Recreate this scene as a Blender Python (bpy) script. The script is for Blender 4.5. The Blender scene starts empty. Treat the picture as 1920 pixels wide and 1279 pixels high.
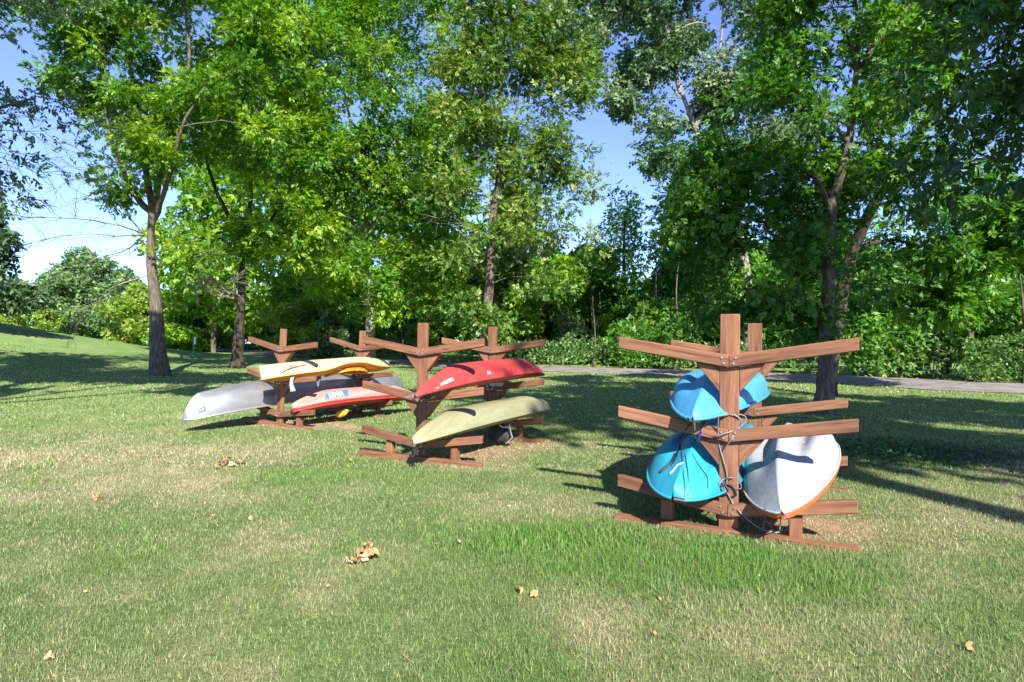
import bpy, bmesh, math, random
import numpy as np
from mathutils import Vector, Matrix, Euler

random.seed(7)
RNG = np.random.default_rng(7)
SC = bpy.context.scene
COL = SC.collection

# ---------------------------------------------------------------- camera, sky, sun, exposure
FPX, HCAM, YH = 1145.0, 1.44, 645.0
cam_d = bpy.data.cameras.new('camera')
cam = bpy.data.objects.new('camera', cam_d); COL.objects.link(cam)
cam.location = (0, 0, HCAM); cam.rotation_euler = (math.radians(90), 0, 0)
cam_d.sensor_width = 36; cam_d.lens = 36*FPX/1920; cam_d.shift_y = (YH-639.5)/1920
cam_d.clip_start = 0.05; cam_d.clip_end = 3000
SC.camera = cam

SUN = Vector((0.405, -1.33, 1.0)).normalized()
elev = math.asin(SUN.z); azim = math.atan2(SUN.x, SUN.y)
world = bpy.data.worlds.new('World'); SC.world = world; world.use_nodes = True
wn = world.node_tree.nodes; wl = world.node_tree.links
bg = wn['Background']; sky = wn.new('ShaderNodeTexSky')
sky.sky_type = 'NISHITA'; sky.sun_disc = False
sky.sun_elevation = elev; sky.sun_rotation = azim
sky.air_density = 0.6; sky.dust_density = 0.0; sky.ozone_density = 4.0; sky.altitude = 300
tnt = wn.new('ShaderNodeMix'); tnt.data_type = 'RGBA'; tnt.blend_type = 'MULTIPLY'; tnt.inputs[0].default_value = 1
tnt.inputs[7].default_value = (1.0, .90, 1.0, 1); wl.new(sky.outputs[0], tnt.inputs[6])
wl.new(tnt.outputs[2], bg.inputs[0]); bg.inputs[1].default_value = 0.125
sun_d = bpy.data.lights.new('sun', 'SUN'); sun_d.energy = 4.3; sun_d.angle = math.radians(0.55)
sun_d.color = (1.0, 0.95, 0.87)
sun = bpy.data.objects.new('sun', sun_d); COL.objects.link(sun)
sun.rotation_euler = SUN.to_track_quat('Z', 'Y').to_euler()
SC.view_settings.view_transform = 'Standard'; SC.view_settings.look = 'None'
SC.view_settings.gamma = 1; SC.view_settings.use_curve_mapping = False
SC.view_settings.exposure = 1.62
SC.cycles.max_bounces = 6; SC.cycles.diffuse_bounces = 3; SC.cycles.transmission_bounces = 3
SC.cycles.transparent_max_bounces = 4; SC.cycles.glossy_bounces = 2
SC.cycles.caustics_reflective = False; SC.cycles.caustics_refractive = False

# ---------------------------------------------------------------- helpers
def tag(o, label=None, cat=None, group=None, kind=None):
    if label: o['label'] = label
    if cat: o['category'] = cat
    if group: o['group'] = group
    if kind: o['kind'] = kind
    return o

def empty(name, loc=(0, 0, 0), parent=None):
    o = bpy.data.objects.new(name, None); COL.objects.link(o); o.location = loc
    o.empty_display_size = 0.1
    if parent: o.parent = parent
    return o

def mesh_obj(name, verts, faces, mat, parent=None, smooth=False, attr=None):
    """verts (n,3); faces (m,k) array with constant k, or a list of lists."""
    me = bpy.data.meshes.new(name)
    verts = np.asarray(verts, np.float32)
    if isinstance(faces, np.ndarray):
        m, k = faces.shape
        me.vertices.add(len(verts)); me.vertices.foreach_set('co', verts.ravel())
        me.loops.add(m*k); me.loops.foreach_set('vertex_index', faces.astype(np.int32).ravel())
        me.polygons.add(m); me.polygons.foreach_set('loop_start', (np.arange(m)*k).astype(np.int32))
        me.polygons.foreach_set('loop_total', np.full(m, k, np.int32))
        me.update(calc_edges=True)
    else:
        me.from_pydata([tuple(v) for v in verts], [], faces); me.update()
    if smooth: me.polygons.foreach_set('use_smooth', np.ones(len(me.polygons), bool))
    if attr is not None:
        if attr.ndim == 1:
            a = me.attributes.new('tint', 'FLOAT', 'POINT'); a.data.foreach_set('value', attr.astype(np.float32))
        else:
            a = me.attributes.new('tint', 'FLOAT_COLOR', 'POINT')
            c = np.ones((len(attr), 4), np.float32); c[:, :3] = attr; a.data.foreach_set('color', c.ravel())
    if mat: me.materials.append(mat)
    o = bpy.data.objects.new(name, me); COL.objects.link(o)
    if parent: o.parent = parent
    return o

def bm_obj(name, bm, mat, parent=None, smooth=False):
    me = bpy.data.meshes.new(name); bm.normal_update(); bm.to_mesh(me); bm.free()
    if smooth:
        for p in me.polygons: p.use_smooth = True
    if mat: me.materials.append(mat)
    o = bpy.data.objects.new(name, me); COL.objects.link(o)
    if parent: o.parent = parent
    return o

def prism(poly, y0, y1, bev=0.004):
    """solid from an x-z outline between y0 and y1, edges eased"""
    bm = bmesh.new()
    a = [bm.verts.new((x, y0, z)) for x, z in poly]; b = [bm.verts.new((x, y1, z)) for x, z in poly]
    n = len(poly)
    bm.faces.new(a); bm.faces.new(b[::-1])
    for i in range(n):
        j = (i+1) % n; bm.faces.new((a[j], a[i], b[i], b[j]))
    bmesh.ops.recalc_face_normals(bm, faces=bm.faces[:])
    if bev: bmesh.ops.bevel(bm, geom=bm.edges[:], offset=bev, segments=1, affect='EDGES', clamp_overlap=True)
    return bm

def tubes(paths, sides=6):
    """paths: list of (points (n,3), radii (n,)); returns verts, quad faces"""
    V, F, base = [], [], 0
    ang = np.linspace(0, 2*np.pi, sides, endpoint=False)
    ca, sa = np.cos(ang), np.sin(ang)
    for P, R in paths:
        P = np.asarray(P, float); R = np.asarray(R, float); n = len(P)
        T = np.gradient(P, axis=0); T /= np.linalg.norm(T, axis=1, keepdims=True)+1e-9
        ref = np.array([1., .05, 0]) if abs(T[0, 0]) < .8 else np.array([0, 1., .05])
        A = np.cross(T, ref); A /= np.linalg.norm(A, axis=1, keepdims=True)+1e-9
        B = np.cross(T, A)
        ring = P[:, None]+R[:, None, None]*(ca[None, :, None]*A[:, None]+sa[None, :, None]*B[:, None])
        V.append(ring.reshape(-1, 3))
        i = np.arange(n-1)[:, None]*sides; j = np.arange(sides)[None]; k = (j+1) % sides
        F.append((np.stack([i+j, i+k, i+sides+k, i+sides+j], -1)+base).reshape(-1, 4))
        base += n*sides
    return np.concatenate(V), np.concatenate(F)

def tube_obj(name, paths, mat, parent=None, sides=6, smooth=True):
    v, f = tubes(paths, sides)
    return mesh_obj(name, v, f, mat, parent, smooth)

def catmull(pts, n=8):
    P = np.asarray(pts, float); P = np.vstack([2*P[0]-P[1], P, 2*P[-1]-P[-2]]); out = []
    for i in range(1, len(P)-2):
        for t in np.linspace(0, 1, n, endpoint=False):
            a, b, c, d = P[i-1:i+3]
            out.append(.5*((2*b)+(-a+c)*t+(2*a-5*b+4*c-d)*t*t+(-a+3*b-3*c+d)*t**3))
    out.append(P[-2]); return np.array(out)

def hash2(ix, iy, seed):
    h = (ix*374761393+iy*668265263+seed*982451653) & 0xffffffff
    h = ((h ^ (h >> 13))*1274126177) & 0xffffffff
    return ((h ^ (h >> 16)) & 0xffff)/65535.0

def vnoise(x, y, seed=0):
    xi = np.floor(x).astype(np.int64); yi = np.floor(y).astype(np.int64)
    fx, fy = x-xi, y-yi; fx = fx*fx*(3-2*fx); fy = fy*fy*(3-2*fy)
    a, b = hash2(xi, yi, seed), hash2(xi+1, yi, seed); c, d = hash2(xi, yi+1, seed), hash2(xi+1, yi+1, seed)
    return (a*(1-fx)+b*fx)*(1-fy)+(c*(1-fx)+d*fx)*fy

def fbm(x, y, seed=0, o=4):
    s, a, t = 0, 1, 0
    for i in range(o):
        s = s+a*vnoise(x*2**i, y*2**i, seed+i); t += a; a *= .55
    return s/t

def sstep(a, b, x): t = np.clip((x-a)/(b-a), 0, 1); return t*t*(3-2*t)

def ground_z(x, y):
    x = np.asarray(x, float); y = np.asarray(y, float)
    d2 = (x+36)**2+(y-34)**2
    z = 2.9*np.exp(-d2/169.0)+0.9*np.exp(-((x+60)**2+(y-40)**2)/900.0)
    z = z+0.018*np.clip(y-38, 0, 80)*sstep(2, -18, x)
    return z+0.03*(vnoise(x*.25, y*.25, 5)-.5)*sstep(8, 16, np.hypot(x, y))

def at(px, py, D):
    return Vector(((px-960)/FPX*D, D, HCAM-(py-YH)/FPX*D))

def on_ground(px, py):
    k = (px-960)/FPX; m = (py-YH)/FPX; D = 2.0
    while D < 400:
        if HCAM-m*D <= ground_z(k*D, D): break
        D += .05
    return Vector((k*D, D, float(ground_z(k*D, D))))

# ---------------------------------------------------------------- materials
def new_mat(name):
    m = bpy.data.materials.new(name); m.use_nodes = True
    nt = m.node_tree; nt.nodes.clear(); out = nt.nodes.new('ShaderNodeOutputMaterial')
    return m, nt, out

def N(nt, t, **kw):
    n = nt.nodes.new(t)
    for k, v in kw.items():
        if k in n.inputs: n.inputs[k].default_value = v
        else: setattr(n, k, v)
    return n

def ramp(nt, fac, stops):
    r = nt.nodes.new('ShaderNodeValToRGB'); cr = r.color_ramp
    while len(cr.elements) < len(stops): cr.elements.new(.5)
    for e, (p, c) in zip(cr.elements, stops): e.position = p; e.color = (*c, 1)
    nt.links.new(fac, r.inputs[0]); return r.outputs[0]

def leaf_mat(name, stops, trans=.4, rough=.45, spec=.5):
    m, nt, out = new_mat(name)
    a = N(nt, 'ShaderNodeAttribute', attribute_name='tint')
    col = ramp(nt, a.outputs['Fac'], stops)
    p = N(nt, 'ShaderNodeBsdfPrincipled', Roughness=rough)
    p.inputs['Specular IOR Level'].default_value = spec
    nt.links.new(col, p.inputs['Base Color'])
    t = N(nt, 'ShaderNodeBsdfTranslucent')
    hs = N(nt, 'ShaderNodeHueSaturation', Saturation=1.15, Value=1.25, Hue=.49); nt.links.new(col, hs.inputs['Color'])
    nt.links.new(hs.outputs[0], t.inputs[0])
    mx = N(nt, 'ShaderNodeMixShader'); mx.inputs[0].default_value = trans
    nt.links.new(p.outputs[0], mx.inputs[1]); nt.links.new(t.outputs[0], mx.inputs[2])
    nt.links.new(mx.outputs[0], out.inputs[0]); return m

def noise_mat(name, stops, scale=3, detail=6, rough=.8, bump=.3, vec_scale=None, coords='Object', dist=0.0, metallic=0, spec=.5, bump_dist=.02):
    m, nt, out = new_mat(name)
    tc = N(nt, 'ShaderNodeTexCoord'); v = tc.outputs[coords]
    if vec_scale:
        mp = N(nt, 'ShaderNodeMapping'); mp.inputs['Scale'].default_value = vec_scale
        nt.links.new(v, mp.inputs[0]); v = mp.outputs[0]
    n = N(nt, 'ShaderNodeTexNoise', Scale=scale, Detail=detail, Roughness=.6, Distortion=dist)
    nt.links.new(v, n.inputs['Vector'])
    p = N(nt, 'ShaderNodeBsdfPrincipled', Roughness=rough, Metallic=metallic)
    p.inputs['Specular IOR Level'].default_value = spec
    nt.links.new(ramp(nt, n.outputs[0], stops), p.inputs['Base Color'])
    if bump:
        b = N(nt, 'ShaderNodeBump', Strength=bump, Distance=bump_dist); nt.links.new(n.outputs[0], b.inputs['Height'])
        nt.links.new(b.outputs[0], p.inputs['Normal'])
    nt.links.new(p.outputs[0], out.inputs[0]); return m

def plain(name, c, rough=.5, metallic=0, spec=.5):
    m, nt, out = new_mat(name)
    p = N(nt, 'ShaderNodeBsdfPrincipled', Roughness=rough, Metallic=metallic); p.inputs['Base Color'].default_value = (*c, 1)
    p.inputs['Specular IOR Level'].default_value = spec
    nt.links.new(p.outputs[0], out.inputs[0]); return m

def wood_mat():
    m, nt, out = new_mat('stained_lumber'); L = nt.links.new
    tc = N(nt, 'ShaderNodeTexCoord'); oi = N(nt, 'ShaderNodeObjectInfo')
    mp = N(nt, 'ShaderNodeMapping'); mp.inputs['Scale'].default_value = (1.6, 22, 22)
    ad = N(nt, 'ShaderNodeVectorMath', operation='ADD'); L(tc.outputs['Generated'], ad.inputs[0])
    at_ = N(nt, 'ShaderNodeAttribute', attribute_name='grain')     # length-along-board coordinates
    L(at_.outputs['Vector'], mp.inputs[0])
    add = N(nt, 'ShaderNodeVectorMath', operation='ADD'); L(mp.outputs[0], add.inputs[0])
    sc = N(nt, 'ShaderNodeVectorMath', operation='SCALE'); sc.inputs[3].default_value = 37; 
    cmb = N(nt, 'ShaderNodeCombineXYZ'); L(oi.outputs['Random'], cmb.inputs[0]); L(oi.outputs['Random'], cmb.inputs[2])
    L(cmb.outputs[0], sc.inputs[0]); L(sc.outputs[0], add.inputs[1])
    n1 = N(nt, 'ShaderNodeTexNoise', Scale=1.6, Detail=8, Roughness=.62, Distortion=.7); L(add.outputs[0], n1.inputs['Vector'])
    n2 = N(nt, 'ShaderNodeTexNoise', Scale=.35, Detail=4, Roughness=.6); L(add.outputs[0], n2.inputs['Vector'])
    c1 = ramp(nt, n1.outputs[0], [(.25, (.075, .028, .014)), (.45, (.195, .078, .034)), (.6, (.245, .105, .046)), (.78, (.31, .15, .07))])
    mx = N(nt, 'ShaderNodeMix', data_type='RGBA', blend_type='MULTIPLY'); mx.inputs[0].default_value = .8
    L(c1, mx.inputs[6]); L(ramp(nt, n2.outputs[0], [(.32, (.50, .46, .44)), (.5, (.95, .92, .9)), (.68, (1.12, 1.08, 1.02))]), mx.inputs[7])
    vo = N(nt, 'ShaderNodeTexVoronoi', Scale=1.0); kn = N(nt, 'ShaderNodeMapping'); kn.inputs['Scale'].default_value = (2.2, 9, 9); L(at_.outputs['Vector'], kn.inputs[0])
    ka = N(nt, 'ShaderNodeVectorMath', operation='ADD'); L(kn.outputs[0], ka.inputs[0]); L(sc.outputs[0], ka.inputs[1]); L(ka.outputs[0], vo.inputs['Vector'])
    mk = N(nt, 'ShaderNodeMix', data_type='RGBA', blend_type='MULTIPLY'); mk.inputs[0].default_value = .75
    L(mx.outputs[2], mk.inputs[6]); L(ramp(nt, vo.outputs['Distance'], [(.04, (.25, .2, .18)), (.13, (.8, .76, .72)), (.16, (1, 1, 1))]), mk.inputs[7]); mx = mk
    hs = N(nt, 'ShaderNodeHueSaturation', Saturation=.92)
    mr = N(nt, 'ShaderNodeMapRange'); mr.inputs[3].default_value = .82; mr.inputs[4].default_value = 1.15
    L(oi.outputs['Random'], mr.inputs[0]); L(mr.outputs[0], hs.inputs['Value']); L(mx.outputs[2], hs.inputs['Color'])
    p = N(nt, 'ShaderNodeBsdfPrincipled', Roughness=.72); p.inputs['Specular IOR Level'].default_value = .25
    L(hs.outputs[0], p.inputs['Base Color'])
    b = N(nt, 'ShaderNodeBump', Strength=.35, Distance=.004); L(n1.outputs[0], b.inputs['Height']); L(b.outputs[0], p.inputs['Normal'])
    L(p.outputs[0], out.inputs[0]); return m

def plastic_mat(name, c, fade, rough=.42, scale=2.5, dirt=.25, streak=(1, 8, 1)):
    m, nt, out = new_mat(name); L = nt.links.new
    tc = N(nt, 'ShaderNodeTexCoord'); mp = N(nt, 'ShaderNodeMapping'); mp.inputs['Scale'].default_value = streak
    L(tc.outputs['Object'], mp.inputs[0])
    n = N(nt, 'ShaderNodeTexNoise', Scale=scale, Detail=7, Roughness=.65); L(mp.outputs[0], n.inputs['Vector'])
    n2 = N(nt, 'ShaderNodeTexNoise', Scale=14, Detail=6, Roughness=.7); L(mp.outputs[0], n2.inputs['Vector'])
    base = ramp(nt, n.outputs[0], [(.3, c), (.72, fade)])
    mx = N(nt, 'ShaderNodeMix', data_type='RGBA', blend_type='MULTIPLY'); mx.inputs[0].default_value = dirt
    L(base, mx.inputs[6]); L(ramp(nt, n2.outputs[0], [(.38, (.45, .42, .38)), (.55, (1, 1, 1))]), mx.inputs[7])
    ms = N(nt, 'ShaderNodeMapping'); ms.inputs['Scale'].default_value = (2.5, 70, 70); L(tc.outputs['Object'], ms.inputs[0])
    n3 = N(nt, 'ShaderNodeTexNoise', Scale=2.0, Detail=5, Roughness=.75, Distortion=.4); L(ms.outputs[0], n3.inputs['Vector'])
    m3 = N(nt, 'ShaderNodeMix', data_type='RGBA', blend_type='MULTIPLY'); m3.inputs[0].default_value = .55
    L(mx.outputs[2], m3.inputs[6]); L(ramp(nt, n3.outputs[0], [(.33, (.62, .6, .57)), (.45, (1, 1, 1)), (.62, (1, 1, 1)), (.72, (1.22, 1.2, 1.18))]), m3.inputs[7]); mx = m3
    p = N(nt, 'ShaderNodeBsdfPrincipled', Roughness=rough); L(mx.outputs[2], p.inputs['Base Color'])
    p.inputs['Specular IOR Level'].default_value = .4
    L(ramp(nt, n2.outputs[0], [(.3, (rough+.2,)*3), (.7, (rough,)*3)]), p.inputs['Roughness'])
    b = N(nt, 'ShaderNodeBump', Strength=.12, Distance=.01); L(n.outputs[0], b.inputs['Height']); L(b.outputs[0], p.inputs['Normal'])
    L(p.outputs[0], out.inputs[0]); return m

M = {}
M['wood'] = wood_mat()
M['steel'] = plain('galvanised_steel', (.55, .53, .5), .35, .9)
M['bark_grey'] = noise_mat('bark_grey', [(.3, (.045, .036, .028)), (.55, (.13, .105, .08)), (.75, (.27, .22, .17))], scale=2.2, vec_scale=(6, 6, 1.2), bump=1, rough=.95, bump_dist=.06, spec=.1)
M['bark_warm'] = noise_mat('bark_warm', [(.3, (.07, .048, .034)), (.55, (.19, .14, .10)), (.75, (.36, .28, .21))], scale=2.2, vec_scale=(6, 6, 1.2), bump=1, rough=.95, bump_dist=.06, spec=.1)
M['bark_pale'] = noise_mat('bark_pale', [(.3, (.12, .1, .08)), (.55, (.27, .24, .2)), (.75, (.45, .41, .35))], scale=1.6, vec_scale=(6, 6, 1.5), bump=.9, rough=.95, bump_dist=.06, spec=.1)
M['dead_twig'] = noise_mat('dead_twig', [(.3, (.16, .12, .09)), (.7, (.36, .29, .23))], scale=3, rough=.95, bump=0, spec=.1)
M['leaf_bright'] = leaf_mat('leaf_bright', [(0, (.035, .12, .010)), (.5, (.115, .275, .018)), (.9, (.28, .44, .035)), (1, (.36, .33, .04))], .45)
M['leaf_olive'] = leaf_mat('leaf_olive', [(0, (.04, .11, .018)), (.5, (.12, .23, .035)), (.85, (.25, .34, .06)), (1, (.42, .36, .08))], .38)
M['leaf_cotton'] = leaf_mat('leaf_cotton', [(0, (.03, .085, .03)), (.5, (.075, .16, .05)), (.9, (.22, .28, .15)), (1, (.2, .26, .1))], .3, rough=.5, spec=.4)
M['leaf_dark'] = leaf_mat('leaf_dark', [(0, (.03, .11, .02)), (.5, (.08, .225, .03)), (.95, (.20, .38, .045)), (1, (.2, .25, .04))], .45)
M['leaf_walnut_shaded'] = leaf_mat('leaf_walnut_shaded', [(0, (.015, .055, .014)), (.5, (.035, .105, .018)), (.95, (.09, .19, .03)), (1, (.2, .22, .04))], .33)  # darker leaf colours carry the self shade of the overhanging boughs
M['leaf_blue'] = leaf_mat('leaf_blue', [(0, (.03, .07, .035)), (.5, (.06, .12, .05)), (1, (.13, .2, .075))], .3)
M['leaf_lime'] = leaf_mat('leaf_lime', [(0, (.09, .19, .025)), (.5, (.20, .32, .04)), (1, (.36, .44, .08))], .45)
M['leaf_far'] = leaf_mat('leaf_far', [(0, (.07, .15, .05)), (.5, (.13, .24, .08)), (1, (.24, .33, .12))], .35)
M['bark_dark'] = noise_mat('bark_dark', [(.3, (.022, .018, .015)), (.55, (.06, .048, .038)), (.78, (.15, .12, .095))], scale=2.2, vec_scale=(6, 6, 1.2), bump=1, rough=.95, bump_dist=.06, spec=.1)

# ---------------------------------------------------------------- ground, trail
def bump2(x, y, cx, cy, rx, ry, rot=0.0):
    c, s = math.cos(rot), math.sin(rot); dx, dy = x-cx, y-cy
    return np.exp(-(((dx*c+dy*s)/rx)**2+((-dx*s+dy*c)/ry)**2))

RACKS = [dict(loc=(1.664, 4.70, -.045), yaw=.470, roll=.0076, pit=-.0063),
         dict(loc=(-1.124, 7.54, -.015), yaw=.4258, roll=.0203, pit=.0017),
         dict(loc=(-4.076, 10.72, -.01), yaw=.5234, roll=.0596, pit=.0014)]
def rk(i, o, t, z=0):
    r = RACKS[i]; c, s = math.cos(r['yaw']), math.sin(r['yaw'])
    return Vector((r['loc'][0]+o*c+t*s, r['loc'][1]-o*s+t*c, z))

def lawn_state(x, y):
    """dry (0 green .. 1 straw), bare (0..1), lush (0..1)"""
    dry = (fbm(x*.45+3, y*.30+1, 11, 4)-.44)*1.5+(fbm(x*2.6, y*2.3, 21, 3)-.5)*1.2-.06
    dry = dry+.95*bump2(x, y, -5.2, 7.6, 3.4, 1.7)+.35*bump2(x, y, -3.0, 6.0, 2.6, .8)+.35*bump2(x, y, 4.2, 5.2, 1.6, 1.6)
    dry = dry-.35*sstep(5.0, 3.0, y)*(x < 0)+.25*bump2(x, y, .6, 3.4, 1.6, .8)
    dry = dry-.3*sstep(11, 14, y)-.3*bump2(x, y, 2.0, 11, 4, 2)
    bare = np.zeros_like(x)
    for i, (o, t, a, b) in enumerate([(.55, .45, .55, .45), (.45, .8, .55, 1.0), (0.2, .3, .9, .6)]):
        p = rk(i, o, t); bare = np.maximum(bare, bump2(x, y, p.x, p.y, a, b, -RACKS[i]['yaw']))
    p = rk(1, .8, 1.6); bare = np.maximum(bare, .9*bump2(x, y, p.x, p.y, .5, .5))
    p = rk(2, -.6, -.35); bare = np.maximum(bare, 1.0*bump2(x, y, p.x, p.y, 1.0, .22, .15))
    p = rk(2, .9, .6); bare = np.maximum(bare, .9*bump2(x, y, p.x, p.y, 1.3, .2, -1.05))
    dirt = np.clip(1.5*bump2(x, y, 5.75, 8.1, 1.0, .75)*(.55+.9*fbm(x*2.5, y*2.5, 41, 3)), 0, 1)
    lush = 1.15*bump2(x, y, 1.05, 4.05, 1.15, .5, -.1)+.7*bump2(x, y, .2, 4.6, .7, .4)+.5*bump2(x, y, -1.9, 6.6, .9, .3)+.35*bump2(x, y, 2.6, 3.0, .9, .4)
    lush = lush*(.35+1.2*fbm(x*3.1, y*3.1, 61, 3))+.3*sstep(.6, .85, fbm(x*1.1, y*1.1, 77, 3))
    return np.clip(dry, 0, 1), np.clip(bare*1.25-.1, 0, 1), np.clip(lush, 0, 1), dirt

GREEN = np.array([.19, .285, .10]); DEEP = np.array([.085, .21, .035]); STRAW = np.array([.52, .45, .29]); SOIL = np.array([.15, .12, .10]); THATCH = np.array([.50, .36, .23])
def lawn_color(x, y):
    dry, bare, lush, dirt = lawn_state(x, y)
    c = GREEN*(1-dry[:, None])+STRAW*dry[:, None]
    c = c*(1-.8*lush[:, None])+DEEP*1.2*.8*lush[:, None]
    c = c*(1-bare[:, None])+THATCH*bare[:, None]
    return c*(1-dirt[:, None])+SOIL*dirt[:, None]

def build_ground():
    nr, na = 190, 240
    r = np.concatenate([[0.0], np.geomspace(.8, 700, nr-1)])
    a = np.linspace(-math.pi, math.pi, na, endpoint=False)
    # finer in front of the camera
    a = a - .62*np.sin(a)
    R, A = np.meshgrid(r, a, indexing='ij'); X = R*np.sin(A); Y = R*np.cos(A); Z = ground_z(X, Y)
    v = np.stack([X, Y, Z], -1).reshape(-1, 3)
    i = np.arange(nr-1)[:, None]; j = np.arange(na)[None]; k = (j+1) % na
    f = np.stack([i*na+j, i*na+k, (i+1)*na+k, (i+1)*na+j], -1).reshape(-1, 4)
    col = lawn_color(v[:, 0], v[:, 1]); 
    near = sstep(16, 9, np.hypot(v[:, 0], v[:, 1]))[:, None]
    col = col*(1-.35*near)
    m, nt, out = new_mat('lawn_soil'); L = nt.links.new
    at_ = N(nt, 'ShaderNodeAttribute', attribute_name='tint'); geo = N(nt, 'ShaderNodeNewGeometry')
    n = N(nt, 'ShaderNodeTexNoise', Scale=38, Detail=5, Roughness=.7); L(geo.outputs['Position'], n.inputs['Vector'])
    n2 = N(nt, 'ShaderNodeTexNoise', Scale=1.3, Detail=5, Roughness=.6); L(geo.outputs['Position'], n2.inputs['Vector'])
    mx = N(nt, 'ShaderNodeMix', data_type='RGBA', blend_type='MULTIPLY'); mx.inputs[0].default_value = 1
    L(at_.outputs['Color'], mx.inputs[6]); L(ramp(nt, n.outputs[0], [(.3, (.5, .52, .5)), (.7, (1.35, 1.3, 1.25))]), mx.inputs[7])
    mx2 = N(nt, 'ShaderNodeMix', data_type='RGBA', blend_type='MULTIPLY'); mx2.inputs[0].default_value = 1
    L(mx.outputs[2], mx2.inputs[6]); L(ramp(nt, n2.outputs[0], [(.3, (.8, .84, .8)), (.7, (1.12, 1.08, 1.05))]), mx2.inputs[7])
    p = N(nt, 'ShaderNodeBsdfPrincipled', Roughness=.95); p.inputs['Specular IOR Level'].default_value = .1
    n4 = N(nt, 'ShaderNodeTexNoise', Scale=7, Detail=6, Roughness=.75); L(geo.outputs['Position'], n4.inputs['Vector'])
    mx4 = N(nt, 'ShaderNodeMix', data_type='RGBA', blend_type='MULTIPLY'); mx4.inputs[0].default_value = 1
    L(mx2.outputs[2], mx4.inputs[6]); L(ramp(nt, n4.outputs[0], [(.35, (.68, .74, .62)), (.65, (1.2, 1.14, 1.15))]), mx4.inputs[7]); mx2 = mx4
    L(mx2.outputs[2], p.inputs['Base Color'])
    b = N(nt, 'ShaderNodeBump', Strength=.8, Distance=.03); L(n.outputs[0], b.inputs['Height']); L(b.outputs[0], p.inputs['Normal'])
    L(p.outputs[0], out.inputs[0])
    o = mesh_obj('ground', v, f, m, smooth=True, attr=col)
    tag(o, 'mown lawn, green with dry straw coloured patches, rising to a low mound', kind='structure')
build_ground()

TRAIL = [(30, 10.5), (14.9, 17.7), (12.3, 21.4), (7.9, 26.6), (1.4, 31.7), (-8.3, 41.5), (-22.5, 54), (-34, 67), (-58, 90), (-90, 118)]
def build_trail():
    c = catmull([(x, y, 0) for x, y in TRAIL], 14)
    T = np.gradient(c, axis=0); T /= np.linalg.norm(T, axis=1, keepdims=True)
    Nn = np.stack([-T[:, 1], T[:, 0], 0*T[:, 0]], 1); Nn *= -1 if Nn[20, 1] < 0 else 1
    rows = []
    for u in np.linspace(0, 2.8, 7):
        wob = .10*(fbm(np.arange(len(c))*.5, np.full(len(c), u*7.), 3, 3)-.5) if u in (0, 2.8) else 0
        q = c+Nn*(u+np.asarray(wob)).reshape(-1, 1) if np.ndim(wob) else c+Nn*u
        q[:, 2] = ground_z(q[:, 0], q[:, 1])+.02+.05*u+.015*math.sin(u/2.8*math.pi)
        rows.append(q)
    v = np.array(rows); nu, ns = v.shape[:2]
    i = np.arange(nu-1)[:, None]*ns; j = np.arange(ns-1)[None]
    f = np.stack([i+j, i+j+1, i+ns+j+1, i+ns+j], -1).reshape(-1, 4)
    m = noise_mat('old_asphalt', [(.3, (.12, .10, .09)), (.7, (.27, .235, .22))], scale=1.2, detail=9, rough=.9, bump=.2, coords='Object')
    o = mesh_obj('trail', v.reshape(-1, 3), f, m, smooth=True)
    tag(o, 'grey asphalt footpath crossing behind the lawn in front of the bushes', kind='structure')
    return c, Nn
TC, TN = build_trail()

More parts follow.
